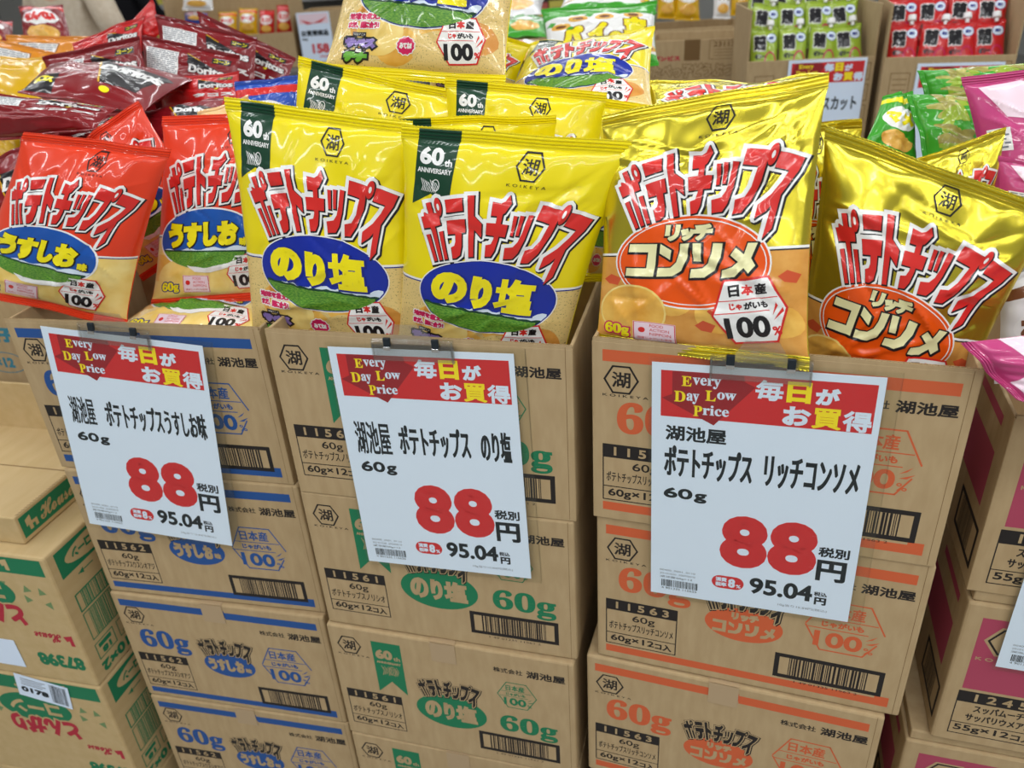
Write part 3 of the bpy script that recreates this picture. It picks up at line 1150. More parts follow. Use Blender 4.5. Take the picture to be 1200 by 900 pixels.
def art_carton(kind):
    a = Art()
    ink, code, kana = {'blue': (P_BLUE, '1 1 5 6 2', 'ポテトチップスウスシオアジ'),
                       'green': (P_GREEN, '1 1 5 6 1', 'ポテトチップスノリシオ'),
                       'orange': (P_ORANGE, '1 1 5 6 3', 'ポテトチップスリッチコンソメ')}[kind]
    crest_y = {'blue': 42, 'green': 34, 'orange': 45}[kind]
    if kind != 'green':
        a.rect(ink, 11, 12, 151, 25)
        a.rect(ink, 188, 15, 333, 28)
        if kind == 'orange' or kind == 'blue':
            a.rect(ink, 151, 12, 188, 25)
        y = 201 if kind == 'blue' else 199
        a.rect(ink, 11, y, 333, y + 11)
        a.rect(ink, 318, y - 3.5, 333, y)
    a.hexa(K, 30, crest_y, 17, 15, 2.0)
    a.text(K, '湖', 20.5, crest_y - 9, 39.5, crest_y + 9, 1, bold=.4)
    a.text(K, 'K O I K E Y A', 11, crest_y + 17, 58, crest_y + 20, 1, bold=.1)
    if kind == 'green':
        a.poly(ink, [(64, 19), (107, 19), (107, 117), (86, 94), (64, 117)])
        a.text(CARD, '60', 68, 33, 93, 51, 2, bold=1.4)
        a.text(CARD, 'th', 94, 43, 104, 51, 2, bold=.3)
        a.text(CARD, 'ANNIVERSARY', 68, 55, 104, 59.5, 2, bold=.3)
        for k in range(11):
            x = 74 + k * 2.2
            a.line(CARD, [(x, 64 + (k * 3) % 5), (x + 3, 73 - k % 3), (x + .5, 82 - (k * 5) % 4)], .8, 2)
        a.ring(CARD, 90, 72, 5, 8, 1, 2, 16)
        a.text(ink, '𝟔𝟎𝐠', 241, 119, 322, 160, 1, bold=.9)
        a.hexa(ink, 268, 78, 27, 24, 1.3)
        s, cx, cy, w = .62, 268, 78, 1.0
        by = 162
    else:
        a.text(ink, '𝟔𝟎𝐠', 26, 70, 110, 118, 1, bold=1.1)
        cx, cy = (268, 113) if kind == 'blue' else (275, 105)
        s, w = 1.0, 1.8
        a.line(ink, [(cx - 40, cy), (cx - 22, cy - 36), (cx + 22, cy - 36), (cx + 40, cy)], w)
        a.line(ink, [(cx - 40, cy + 2), (cx - 22, cy + 36), (cx + 22, cy + 36), (cx + 34, cy + 16)], w)
        by = 166 if kind == 'blue' else 158
    a.text(ink, '日本産', cx - 24 * s, cy - 31 * s, cx + 18 * s, cy - 14 * s, 1, bold=.45 * s)
    a.line(ink, [(cx - 34 * s, cy - 11 * s), (cx + 32 * s, cy - 11 * s)], 1.2 * s)
    a.text(ink, 'じゃがいも', cx - 24 * s, cy - 8 * s, cx + 19 * s, cy + 1 * s, 1, bold=.5 * s)
    a.line(ink, [(cx - 38 * s, cy + 4 * s), (cx + 24 * s, cy + 4 * s)], 1.2 * s)
    a.text(ink, '100', cx - 30 * s, cy + 8 * s, cx + 20 * s, cy + 31 * s, 1, bold=1.15 * s)
    a.text(ink, '%', cx + 22 * s, cy + 22 * s, cx + 32 * s, cy + 31 * s, 1, bold=.12 * s)
    a.poly(ink, [(cx + 22 * s, cy + 12 * s), (cx + 34 * s, cy + 3 * s), (cx + 29 * s, cy + 9 * s)])
    a.poly(ink, [(cx + 23 * s, cy + 17 * s), (cx + 37 * s, cy + 11 * s), (cx + 30 * s, cy + 17 * s)])
    # code label
    a.rect(K, 11, 123, 96, 140)
    a.text(CARD, code, 23, 126, 86, 137, 2, bold=.45)
    a.frame(K, 11.5, 124, 95.5, 195.5, 1.3)
    a.text(K, '60g', 43, 144, 70, 157, 1, bold=.2)
    a.text(K, kana, 15, 158, 92, 171, 1, bold=.18)
    a.line(K, [(11.5, 177.5), (95.5, 177.5)], 1.2)
    a.text(K, '60g×12', 17, 180.5, 70, 193, 1, bold=.38)
    a.text(K, 'コ入', 71, 181.5, 91, 192, 1, bold=.5)
    # wordmark and flavour oval
    block_logo(a, 170, 74, 96, 31, 150, K, [(K, 2.2, (.4, .5)), (CARD, 1.3, (0, 0))], 1, CARD)
    if kind == 'green':
        a.ell(ink, 170, 134, 52, 32, 1, 44)
        for t, x0, x1 in (('の', 131, 156), ('り', 159, 175), ('塩', 177, 208)):
            a.text(CARD, t, x0, 117, x1, 151, 3, bold=2.0)
    else:
        a.ell(ink, 170, 127, 43, 25, 1, 44)
        if kind == 'blue':
            for i, t in enumerate('うすしお'):
                a.text(CARD, t, 134 + i * 15.4, 115, 148.4 + i * 15.4, 140, 3, bold=1.7)
            a.text(CARD, '味', 196, 128, 206, 138, 3, bold=.6)
        else:
            stroke_text(a, CARD, CONSOMME, 136, 124, 205, 142, 2.5, 3)
            a.text(CARD, 'リッチ', 156, 109, 186, 120.5, 3, bold=1.1)
    cy0 = {'blue': 40, 'green': 26, 'orange': 37}[kind]
    a.text(K, '株式会社', 238, cy0 + 2, 278, cy0 + 11, 1, bold=.22)
    a.text(K, '湖池屋', 283, cy0, 335, cy0 + 13.5, 1, bold=.5)
    # barcode
    a.rect(K, 208, by, 324, by + 38)
    a.rect(CARD, 213.5, by + 5.5, 318.5, by + 32.5, 2)
    a.barcode(K, 224, by + 5.5, 309, by + 32.5, 3, seed=len(kana), n=26)
    a.text(K, '1 49 01335 ' + code.replace(' ', '') + ' 2', 232, by + 39.8, 300, by + 43, 1)
    a.line(CARD_DK, [(339.5, 2), (339.5, 220)], .5)
    return a


def wall_panel(mb, x0, x1, y0, y1, z0, z1, r=.0012):
    mb.rbox(x0, x1, y0, y1, z0, z1, r, CARD)


def carton_body(art, W, H, D, opened, back_h=0.0, side_art=None, inside=True):
    """local frame: x along the front, y backwards, z up, origin under the middle of the front"""
    mb = MB()
    t = .004
    if opened:
        mb.rbox(-W / 2, W / 2, 0, t, 0, H - .0035, .0012, CARD)
        mb.rbox(-W / 2, W / 2, D - t, D, 0, H + back_h, .0012, CARD)
        mb.rbox(-W / 2, -W / 2 + t, t * .8, D - t * .8, 0, H - .002 + back_h, .0012, CARD)
        mb.rbox(W / 2 - t, W / 2, t * .8, D - t * .8, 0, H - .002 + back_h, .0012, CARD)
        mb.box(-W / 2 + t * .5, W / 2 - t * .5, t * .5, D - t * .5, .001, .005, CARD_IN)
    else:
        mb.rbox(-W / 2, W / 2, 0, D, .0008, H - .0008, .003, CARD)
        mb.box(-W / 2 + .002, W / 2 - .002, D * .5 - .0008, D * .5 + .0008, H - .0006, H - .0002, CARD_DK)
    if art:
        art.flat(mb, lambda x, y: (x - W / 2, 0, H - y), (0, -1, 0))
    if side_art:
        for side, sa in side_art.items():
            if side == 'left':
                sa.flat(mb, lambda x, y: (-W / 2, D - x, H - y), (-1, 0, 0))
            else:
                sa.flat(mb, lambda x, y: (W / 2, x, H - y), (1, 0, 0))
    return mb


def rim_flute(W, H, t=.004):
    """the cut corrugated edge along the front: two liners with the fluting between them"""
    mb = MB()
    mb.box(-W / 2 + .001, W / 2 - .001, .0001, .0006, H - .004, H, CARD)
    mb.box(-W / 2 + .001, W / 2 - .001, t - .0006, t - .0001, H - .004, H - .0003, CARD)
    n = int(W / .0046)
    for k in range(n):
        x0 = -W / 2 + .002 + (W - .004) * k / n
        dx = (W - .004) / n
        for a, b in (((x0, .0006), (x0 + dx / 2, t - .0006)), ((x0 + dx / 2, t - .0006), (x0 + dx, .0006))):
            mb.add([(a[0], a[1], H - .0035), (b[0], b[1], H - .0035), (b[0], b[1], H - .0004), (a[0], a[1], H - .0004)],
                   [(0, 1, 2, 3)], CARD_IN)
            w = .00035
            mb.add([(a[0] - w, a[1], H - .0004), (b[0] - w, b[1], H - .0004), (b[0] + w, b[1], H - .0004), (a[0] + w, a[1], H - .0004)],
                   [(0, 1, 2, 3)], CARD_IN)
    mb.box(-W / 2 + .001, W / 2 - .001, .0005, t - .0005, H - .0042, H - .0033, CARD_DK)  # dark strip colours in the shade down between the flutes
    return mb


def dup(root, loc, rot, label, group=None):
    r = root.copy()
    COL.objects.link(r)
    r.location, r.rotation_euler = loc, rot
    r['label'] = label
    if group:
        r['group'] = group
    for ch in list(root.children):
        c = ch.copy()
        COL.objects.link(c)
        c.parent = r
        for g in list(ch.children):
            d = g.copy()
            COL.objects.link(d)
            d.parent = c
    return r


STACK = {'orange': [(.2451, .6558, -.3429), (.2487, .6581, -.3484), (.2346, .6593, -.3549), (.238, .661, -.35)],
         'green': [(-.1040, .7675, -.2754), (-.1063, .7687, -.2825), (-.1110, .7645, -.2900), (-.110, .7650, -.288)],
         'blue': [(-.4571, .8889, -.2321), (-.4535, .8855, -.2250), (-.4562, .8810, -.2400), (-.455, .880, -.235)]}
TOPZ = {'orange': 1.0287, 'green': 1.0170, 'blue': 1.0036}
FLAV = {'orange': 'orange-printed', 'green': 'green-printed', 'blue': 'blue-printed'}
WHERE = ['open, topmost of its stack, carrying a price card', 'second from the top of its stack',
         'third from the top of its stack', 'fourth from the top, lowest of its stack']


def carton_frame(kind, lvl=0):
    x, y, yaw = STACK[kind][lvl]
    return np.array([x, y, TOPZ[kind] - CH * (lvl + 1)]), yaw


PLINTH = 0.115
for kind in ('orange', 'green', 'blue'):
    art = art_carton(kind)
    g = FLAV[kind] + ' snack cartons stacked in one column'
    loc, yaw = carton_frame(kind, 0)
    top = empty('snack_carton', loc, (0, 0, yaw), FLAV[kind] + ' cardboard snack carton, ' + WHERE[0], 'carton', g)
    carton_body(art, CW, CH, CD, True).build('carton_body', top)
    rim_flute(CW, CH).build('corrugated_rim', top)
    loc, yaw = carton_frame(kind, 1)
    low = empty('snack_carton', loc, (0, 0, yaw), FLAV[kind] + ' cardboard snack carton, ' + WHERE[1], 'carton', g)
    carton_body(art, CW, CH, CD, False).build('carton_body', low)
    tp = MB()
    tp.box(-CW / 2 + .152, -CW / 2 + .187, -.0004 - .0007, -.0007, CH - .036, CH - .002, TAPE)
    tp.box(-CW / 2 + .152, -CW / 2 + .187, -.0011, CD, CH - .0002, CH + .0002, TAPE)
    tp.build('tape_strip', low)
    for lvl in (2, 3):
        loc, yaw = carton_frame(kind, lvl)
        dup(low, loc, (0, 0, yaw), FLAV[kind] + ' cardboard snack carton, ' + WHERE[lvl])


# ------------------------------------------------------------------ price cards and clips
def art_card(which):
    a = Art()
    a.rect(S_RED, 9, 8, 204, 60)
    a.poly(S_DRED, [(20, 8.2), (87, 8.2), (88, 15), (98, 20), (61, 66), (10, 39), (20, 34)], 2)
    a.text(S_YEL, '𝐄', 29, 13, 38.5, 24, 3, bold=.2)
    a.text(PAPER, '𝐯𝐞𝐫𝐲', 39.5, 13.5, 66, 25, 3, bold=.2, shear=.0)
    a.text(S_YEL, '𝐃', 22, 30, 33, 42, 3, bold=.2)
    a.text(PAPER, '𝐚𝐲', 34, 31.5, 46, 43.5, 3, bold=.2)
    a.text(S_YEL, '𝐋', 52, 27, 62, 38.5, 3, bold=.2)
    a.text(PAPER, '𝐨𝐰', 63, 28, 81, 36, 3, bold=.2)
    a.text(S_YEL, '𝐏', 41, 45, 49.5, 57, 3, bold=.2)
    a.text(PAPER, '𝐫𝐢𝐜𝐞', 50, 43.5, 75, 55, 3, bold=.2)
    a.text(PAPER, '毎', 98, 11, 123.5, 33, 3, bold=.8)
    a.text(S_YEL, '日', 126.5, 10.5, 148, 33, 3, bold=1.3)
    a.text(PAPER, 'が', 152, 15, 173, 33, 3, bold=1.2)
    a.text(PAPER, 'お', 124.5, 37, 149.5, 58, 3, bold=1.2)
    a.text(S_YEL, '買', 151, 36.5, 177, 59, 3, bold=.75)
    a.text(PAPER, '得', 178, 37, 203, 59.5, 3, bold=.8)
    if which == 'orange':
        a.text(S_INK, '湖池屋', 14, 70, 74, 88, 1, bold=.62)
        a.text(S_INK, 'ポテトチップス', 13, 94, 101, 133, 1, bold=.85)
        a.text(S_INK, 'リッチコンソメ', 112, 95, 200, 133, 1, bold=.85)
        x0, y0, y1 = 13, 147, 162
    elif which == 'plum':
        a.text(S_INK, '湖池屋', 14, 70, 74, 88, 1, bold=.62)
        a.text(S_INK, 'スッパムーチョ', 13, 94, 101, 133, 1, bold=.85)
        a.text(S_INK, 'さっぱり梅', 112, 95, 200, 133, 1, bold=.85)
        x0, y0, y1 = 13, 147, 162
    elif which == 'green':
        a.text(S_INK, '湖池屋', 13.5, 92, 57, 136, 1, bold=.5)
        a.text(S_INK, 'ポテトチップス', 67, 94, 152, 134, 1, bold=.8)
        a.text(S_INK, 'のり塩', 164, 95, 199, 134, 1, bold=.8)
        x0, y0, y1 = 14, 146, 162
    else:
        a.text(S_INK, '湖池屋', 13.5, 93, 48, 133, 1, bold=.42)
        a.text(S_INK, 'ポテトチップスうすしお味', 62, 94, 199, 132, 1, bold=.7)
        x0, y0, y1 = 15, 145, 160
    a.text(S_INK, '55' if which == 'plum' else '60', x0, y0, x0 + 30, y1 - 1.5, 1, bold=.8)
    a.text(S_INK, 'g', x0 + 31.5, y0 + 4, x0 + 44.5, y1 + 1.5, 1, bold=.75)
    for x in (73.5, 122.5):
        # a figure eight of two lobes with the counters left open
        a.text(S_RED, '8', x, 173, x + 48.5, 243, 1, bold=4.6)
    a.text(S_INK, '税別', 172, 200, 202, 213, 1, bold=.5)
    a.text(S_INK, '円', 172, 217, 201, 245, 1, bold=1.2)
    n = 20
    pts = [(76 - 9 * math.sin(t * math.pi / n), 266.5 + 9 * math.cos(t * math.pi / n)) for t in range(n + 1)] + \
          [(92 + 9 * math.sin(t * math.pi / n), 266.5 - 9 * math.cos(t * math.pi / n)) for t in range(n + 1)]
    a.poly(S_RED, pts, 1)
    a.text(PAPER, '消費', 71, 260, 83, 266, 2, bold=.3)
    a.text(PAPER, '税率', 71, 267, 83, 273, 2, bold=.3)
    a.text(PAPER, '8', 84.5, 260.5, 92, 273, 2, bold=.8)
    a.text(PAPER, '%', 93, 267.5, 98, 272.5, 2, bold=.2)
    a.text(S_INK, '95.04', 107, 254, 171.5, 276.5, 1, bold=1.05)
    a.text(S_INK, '税込', 173, 261, 186, 267, 1, bold=.25)
    a.text(S_INK, '円', 174, 268.5, 186, 279, 1, bold=.6)
    a.text(S_GREY, '10g当り15.84円(税込)', 138, 285, 188, 289, 1)
    a.text(S_GREY, '00400_0001_0110', 10, 260, 49, 263, 1)
    a.text(S_GREY, '20101020_20090010', 10, 265, 49, 268, 1)
    a.text(S_INK, '湖池屋60g×12', 10, 269.5, 46, 273, 1)
    a.barcode(S_INK, 12, 275, 53, 285, 1, 5, 30)
    a.text(S_INK, '4 901335 115625', 12, 286, 51, 289, 1)
    return a


def price_card(which, pose, label, clip_label, sleeve_r=.013):
    x, y, z, yw, lean, rot = pose
    d = np.array([math.cos(yw), math.sin(yw), 0])
    n = np.array([math.sin(yw), -math.cos(yw), 0])
    up = np.array([0, 0, math.cos(lean)]) - n * math.sin(lean)
    d2 = math.cos(rot) * d + math.sin(rot) * up
    u2 = -math.sin(rot) * d + math.cos(rot) * up
    nn = np.cross(d2, u2)           # outward
    c = np.array([x, y, z])
    M = Matrix(((d2[0], -nn[0], u2[0], c[0]), (d2[1], -nn[1], u2[1], c[1]), (d2[2], -nn[2], u2[2], c[2]), (0, 0, 0, 1)))
    r = empty('price_card', (0, 0, 0), None, label, 'price sign', 'daily low price cards on the front cartons')
    r.matrix_world = M
    mb = MB()
    mb.box(-.105, .105, 0, .0004, -.297, 0, PAPER)
    art_card(which).flat(mb, lambda X, Y: (X - .105, 0, -Y), (0, -1, 0), .00014)
    mb.build('printed_card', r)
    s = MB()
    s.box(-.108, .105 + sleeve_r, -.0012, -.0009, -.3015, .006, SLEEVE)
    s.box(-.108, .105 + sleeve_r, .0009, .0012, -.3015, .006, SLEEVE)
    s.box(-.108, .105 + sleeve_r, -.0012, .0012, -.3020, -.3015, SLEEVE)
    s.box(.105 + sleeve_r - .0006, .105 + sleeve_r, -.0012, .0012, -.3015, .006, SLEEVE)
    s.build('clear_sleeve', r)
    k = empty('sign_clip', (0, 0, 0), None, clip_label, 'clip', 'clear clips on the carton rims')
    k.matrix_world = M @ Matrix.Translation((-.004, 0, 0))
    b = MB()
    b.rbox(-.046, .046, -.0046, -.0022, -.012, .010, .0007, ACRYL)
    b.rbox(-.046, .046, -.0054, -.0016, .0095, .014, .0008, ACRYL)
    b.rbox(-.0455, -.0435, -.0075, -.004, -.012, .012, .0006, ACRYL)
    b.rbox(.0435, .0455, -.0075, -.004, -.012, .012, .0006, ACRYL)
    b.build('clip_plate', k)
    t = MB()
    pr = [(-.026, .012), (.026, .012), (.015, .033), (-.015, .033)]
    v = [(px_, -.006 - .2 * (pz - .012), pz) for px_, pz in pr] + [(px_, -.0045 - .2 * (pz - .012), pz) for px_, pz in pr]
    t.add(v, [(0, 1, 2, 3), (7, 6, 5, 4), (0, 4, 5, 1), (1, 5, 6, 2), (2, 6, 7, 3), (3, 7, 4, 0)], ACRYL)
    t.build('finger_tab', k)
    for sx in (-.027, .027):
        q = MB()
        q.rbox(sx - .0038, sx + .0038, -.0085, -.0046, .006, .016, .0008, S_INK)
        sp = q.build('spring_clamp', k)
        q = MB()
        q.rbox(sx - .0038, sx + .0038, -.0095, -.0084, .0025, .0065, .0004, CHROME)
        q.build('clamp_tip', sp)
    return r


price_card('blue', (-.4612, .8740, .9939, -.2047, .0301, -.0986), 'white price card hanging on the blue-printed carton, leftmost of the 88 yen cards',
           'clear plastic clip above the price card on the blue-printed carton')
price_card('green', (-.0975, .7625, 1.0035, -.2738, .0216, .0213), 'white price card hanging on the green-printed carton, middle of the 88 yen cards',
           'clear plastic clip above the price card on the green-printed carton')
price_card('orange', (.2363, .6527, 1.0132, -.3374, -.005, .0221), 'white price card hanging on the orange-printed carton, below the gold bags',
           'clear plastic clip above the price card on the orange-printed carton')


# ------------------------------------------------------------------ room shell
FLOORM = noisy(mat('floor_vinyl', rgb(126, 124, 118), 0.3, spec=0.5), rgb(140, 138, 132), 3, 5)
CEILM = mat('ceiling_panel', rgb(150, 152, 155), 0.8)
WALLM = mat('wall_paint', rgb(180, 180, 176), 0.7)
FIXM = mat('fixture_white', rgb(240, 240, 240), 0.4)


def slab(name, x0, x1, y0, y1, z0, z1, m):
    b = MB()
    b.box(x0, x1, y0, y1, z0, z1, m)
    return tag(b.build(name), kind='structure')


slab('floor', -6, 6, -5, 11, -.1, 0, FLOORM)
slab('ceiling', -6, 6, -5, 11, 3.0, 3.1, CEILM)
slab('wall_back', -6, 6, 11, 11.1, 0, 3.0, WALLM)
slab('wall_front', -6, 6, -5.1, -5, 0, 3.0, WALLM)
slab('wall_left', -6.1, -6, -5, 11, 0, 3.0, WALLM)
slab('wall_right', 6, 6.1, -5, 11, 0, 3.0, WALLM)
n_ = 0
for ty in TUBE_Y:
    n_ += 1
    b = MB()
    b.box(-4.4, 4.6, ty - .09, ty + .09, 2.945, 3.0, FIXM)
    tag(b.build('trim_%d' % n_), kind='structure')
# low plinth that carries the front stacks and the display platform behind them
b = MB()
PLM = mat('plinth_grey', rgb(96, 94, 90), 0.6)


def oblong(b, x, y, yaw, W, D, z0, z1, m):
    c, s = math.cos(yaw), math.sin(yaw)
    v = []
    for z in (z0, z1):
        for lx, ly in ((-W / 2, 0), (W / 2, 0), (W / 2, D), (-W / 2, D)):
            v.append((x + lx * c - ly * s, y + lx * s + ly * c, z))
    b.add(v, [(3, 2, 1, 0), (4, 5, 6, 7), (0, 1, 5, 4), (1, 2, 6, 5), (2, 3, 7, 6), (3, 0, 4, 7)], m)


for kind in STACK:
    loc, yaw = carton_frame(kind, 3)
    oblong(b, loc[0], loc[1], yaw, CW, CD, 0, loc[2], PLM)
tag(b.build('trim_%d' % (n_ + 1)), kind='structure')
b = MB()
oblong(b, -.02, 1.13, -.25, 1.15, .75, 0, .80, PLM)
oblong(b, .60, .92, -.3, .30, .5, 0, .80, PLM)
tag(b.build('trim_%d' % (n_ + 2)), kind='structure')


# ------------------------------------------------------------------ cartons on the right (pink print)
def art_pink():
    a = Art()
    a.rect(P_PINK, 18, 20, 330, 130)
    p = [(30, 52), (42, 34), (68, 34), (80, 52), (68, 70), (42, 70)]
    a.poly(CARD, [(55 + (x - 55) * 1.2, 52 + (y - 52) * 1.2) for x, y in p], 2)
    a.line(K, p, 2.4, 3, True)
    a.text(K, '湖', 44, 41, 66, 63, 3, bold=.7)
    a.text(CARD, 'K O I K E Y A', 22, 78, 84, 83, 2, bold=.2)
    a.text(CARD, 'すっぱムーチョ', 110, 50, 310, 100, 2, bold=2.5)
    a.rect(K, 16, 134, 112, 152)
    a.text(CARD, '1 2 4 5 1', 34, 137, 102, 149, 2, bold=.5)
    a.frame(K, 16.5, 135, 111.5, 206, 1.3)
    a.text(K, 'スッパムーチョ', 36, 155, 96, 167, 1, bold=.4)
    a.text(K, 'サッパリウメアジ', 30, 170, 100, 182, 1, bold=.4)
    a.line(K, [(16.5, 187), (111.5, 187)], 1.2)
    a.text(K, '55g×12', 21, 190, 80, 203, 1, bold=.42)
    a.text(K, 'コ入', 82, 191, 106, 202, 1, bold=.5)
    return a


def art_pink_side(D=262):
    a = Art()
    a.rect(P_PINK, D - 120, 18, D - 30, 30)
    a.rect(P_PINK, D - 240, 60, D - 28, 128)
    a.frame(K, D - 95, 150, D - 14, 198, 6)
    a.barcode(K, D - 86, 152, D - 34, 196, 1, 4, 26)
    return a


pa, ps = art_pink(), art_pink_side()
PG = 'pink-printed snack cartons stacked in one column'
PY = -.32


def pink_frame(cx, cy, z):
    return (cx + CW / 2 * math.cos(PY), cy + CW / 2 * math.sin(PY), z)


pt = empty('snack_carton', pink_frame(.477, .638, .7335), (0, 0, PY), 'pink-printed carton at right edge, open, topmost of its stack', 'carton', PG)
carton_body(pa, CW, .220, CD, True, 0, {'left': ps}).build('carton_body', pt)
rim_flute(CW, .220).build('corrugated_rim', pt)
pl = empty('snack_carton', pink_frame(.4825, .636, .4955), (0, 0, PY), 'pink-printed cardboard carton at right edge, second from the top of its stack', 'carton', PG)
carton_body(pa, CW, .2225, CD, False, 0, {'left': ps}).build('carton_body', pl)
fl = MB()
fl.rbox(-CW / 2 + .004, CW / 2 - .004, .003, CD - .003, .2226, .2375, .002, CARD)
fl.build('top_flaps', pl)
p3 = dup(pl, pink_frame(.4620, .648, .2575), (0, 0, PY + .01), 'pink-printed cardboard carton at lower right corner, third from the top of its stack')
p4 = dup(pl, pink_frame(.470, .645, .0195), (0, 0, PY + .01), 'pink-printed cardboard carton at the bottom of its stack')
for q in (p3,):
    pass
nz = math.sin(PY)
price_card('plum', (.6196, .5842, .9324, PY, .0, .0), 'white price card on the pink-printed cartons, mostly beyond the right frame edge',
           'clear plastic clip holding the price card at the right frame edge')


# ------------------------------------------------------------------ cartons on the left (green print, upside down)
def art_house(W, H, script=True, second=False):
    a = Art()
    a.rect(P_GREEN, 4, 6, W - 9, 36)
    a.poly(CARDB, [(W - 82, 13), (W - 68, 10), (W - 68, 31), (W - 75, 31), (W - 75, 22), (W - 79, 24)], 2)
    a.text(CARDB, '𝓗𝓸𝓾𝓼𝓮', W - 170, 12, W - 90, 31, 2, bold=.4, flip=second)
    r = random.Random(2)
    for i in range(16):
        x, y = W - 20 - (i % 8) * 34 - r.uniform(0, 10), 62 + (i // 8) * 26 + r.uniform(-6, 6)
        t = r.uniform(0, 6.28)
        a.poly(P_PALEG, [(x + 9 * math.cos(t + q), y + 9 * math.sin(t + q)) for q in (0, 1.9, 4.1)])
    a.ell(P_GREEN, W - 150, 78, 70, 34, 2, 40)
    a.text(P_RED, 'とんがり', W - 215, 100, W - 80, 145, 4, bold=3.0, flip=True)
    a.text(CARDB, 'とんがり', W - 215, 100, W - 80, 145, 3, bold=3.0, grow=3, flip=True)
    a.text(CARDB, 'コーン', W - 200, 62, W - 100, 92, 3, bold=2.0, flip=True)
    a.text(P_RED, '𝓗𝓸𝓾𝓼𝓮', W - 78, 152, W - 30, 172, 2, bold=.5, flip=True)
    a.poly(P_RED, [(W - 26, 156), (W - 10, 152), (W - 10, 174), (W - 17, 174), (W - 17, 163), (W - 22, 166)], 2)
    a.text(P_GREEN, '87398', W - 92, 198, W - 8, 226, 1, bold=2.0, flip=True)
    return a


def art_house_side():
    a = Art()
    a.rect(P_GREEN, 16, 8, 150, 54)
    a.ell(CARDB, 92, 31, 62, 18, 2, 36)
    a.text(P_GREEN, 'とんがりコーン', 44, 22, 140, 40, 3, bold=1.0, flip=True)
    a.line(P_GREEN, [(44, 66), (74, 66)], 2)
    a.poly(P_GREEN, [(44, 66), (54, 61), (54, 71)])
    a.frame(P_GREEN, 86, 60, 98, 72, 1.5)
    a.text(P_GREEN, '入口', 104, 59, 126, 72, 1, bold=.6)
    a.frame(P_GREEN, 24, 92, 150, 124, 2.5)
    a.barcode(P_GREEN, 34, 93, 148, 123, 1, 7, 30)
    a.frame(P_GREEN, 24, 130, 150, 182, 1.8)
    a.barcode(P_GREEN, 34, 131, 148, 181, 1, 8, 36)
    a.frame(P_GREEN, 22, 192, 62, 222, 1.8)
    a.rect(P_GREEN, 28, 196, 56, 204)
    a.text(P_GREEN, '18', 32, 207, 52, 219, 1, bold=1.2, flip=True)
    a.frame(P_GREEN, 72, 192, 112, 222, 1.5)
    a.line(P_GREEN, [(78, 218), (106, 196)], 1.5)
    a.line(P_GREEN, [(84, 200), (98, 214)], 1.2)
    a.text(P_GREEN, '8×10×2', 20, 230, 124, 250, 1, bold=1.6, flip=True)
    return a


HW, HH, HD = .40, .26, .26
HY = -.255


def house_frame(cx, cy, z, W=HW):
    return (cx - W / 2 * math.cos(HY), cy - W / 2 * math.sin(HY), z)


def tan_box(art, W, H, D, side):
    mb = MB()
    mb.rbox(-W / 2, W / 2, 0, D, .0006, H - .0006, .004, CARDB)
    if art:
        art.flat(mb, lambda x, y: (x - W / 2, 0, H - y), (0, -1, 0))
    if side:
        side.flat(mb, lambda x, y: (W / 2, x, H - y), (1, 0, 0))
    return mb


HG = 'green-printed corn snack cartons at the left'
ha, hs = art_house(400, 260), art_house_side()
h1 = empty('corn_snack_carton', house_frame(-.6745, .8881, .3961), (0, 0, HY), 'tan carton with green and upside-down lettering, upper of the two at left edge', 'carton', HG)
tan_box(ha, HW, HH, HD, hs).build('carton_body', h1)
lb = MB()
lb.box(HW / 2 - .215, HW / 2 - .125, -.0012, -.0009, .022, .080, PAPER)
lb.build('clear_pouch_label', h1)
h2 = empty('corn_snack_carton', house_frame(-.6745, .8881, .1355), (0, 0, HY), 'tan carton with a white shipping label, at the lower left corner', 'carton', HG)
tan_box(ha, HW, HH, HD, hs).build('carton_body', h2)
sl = MB()
sa = Art()
sa.rect(PAPER, 0, 0, 78, 42, 1)
sa.barcode(S_INK, 50, 4, 74, 38, 2, 2, 16)
sa.text(S_INK, '0178', 6, 22, 46, 32, 3, bold=1.0)
for k in range(4):
    sa.rect(S_GREY, 8, 6 + k * 3.6, 44 - 5 * (k % 2), 7.4 + k * 3.6, 2)
c_, s_ = math.cos(.17), math.sin(.17)
sa.flat(sl, lambda x, y: (HW / 2 - .158 + 1.25 * (x * c_ - y * s_), -.0012, HH + .004 - 1.25 * (y * c_ + x * s_)), (0, -1, 0))
sl.build('shipping_label', h2)
h3 = empty('corn_snack_carton', house_frame(-.674, .889, .0), (0, 0, HY), 'plain tan carton base under the left stack', 'carton', HG)
tan_box(None, HW, .135, HD, None).build('carton_body', h3)

# shallow tray carton resting on them, its back flap standing up
ta = Art()
ta.rect(P_GREEN, 5, 5, 230, 40)
ta.poly(CARDB, [(14, 14), (24, 11), (24, 34), (18, 34), (18, 24), (14, 26)], 2)
ta.poly(CARDB, [(24, 22), (34, 22), (34, 34), (29, 34), (29, 27), (24, 27)], 2)
ta.text(CARDB, '𝓗𝓸𝓾𝓼𝓮', 40, 10, 108, 34, 2, bold=.5)
tr = empty('tray_carton', house_frame(-.716, .922, .6561, .42), (0, 0, HY), 'shallow tan tray carton with green side band, lying on the left stack', 'carton')
mb = MB()
mb.rbox(-.21, .21, 0, .235, .0006, .048, .002, CARDB)
ta.flat(mb, lambda x, y: (.21, x, .048 - y), (1, 0, 0))
mb.box(-.208, .208, .1165, .1178, .0481, .0486, CARD_DK)
mb.build('carton_body', tr)
fb = MB()
fb.rbox(-.21, .21, .222, .227, .044, .135, .0015, CARDB)
fb.build('raised_flap', tr)
rf = MB()
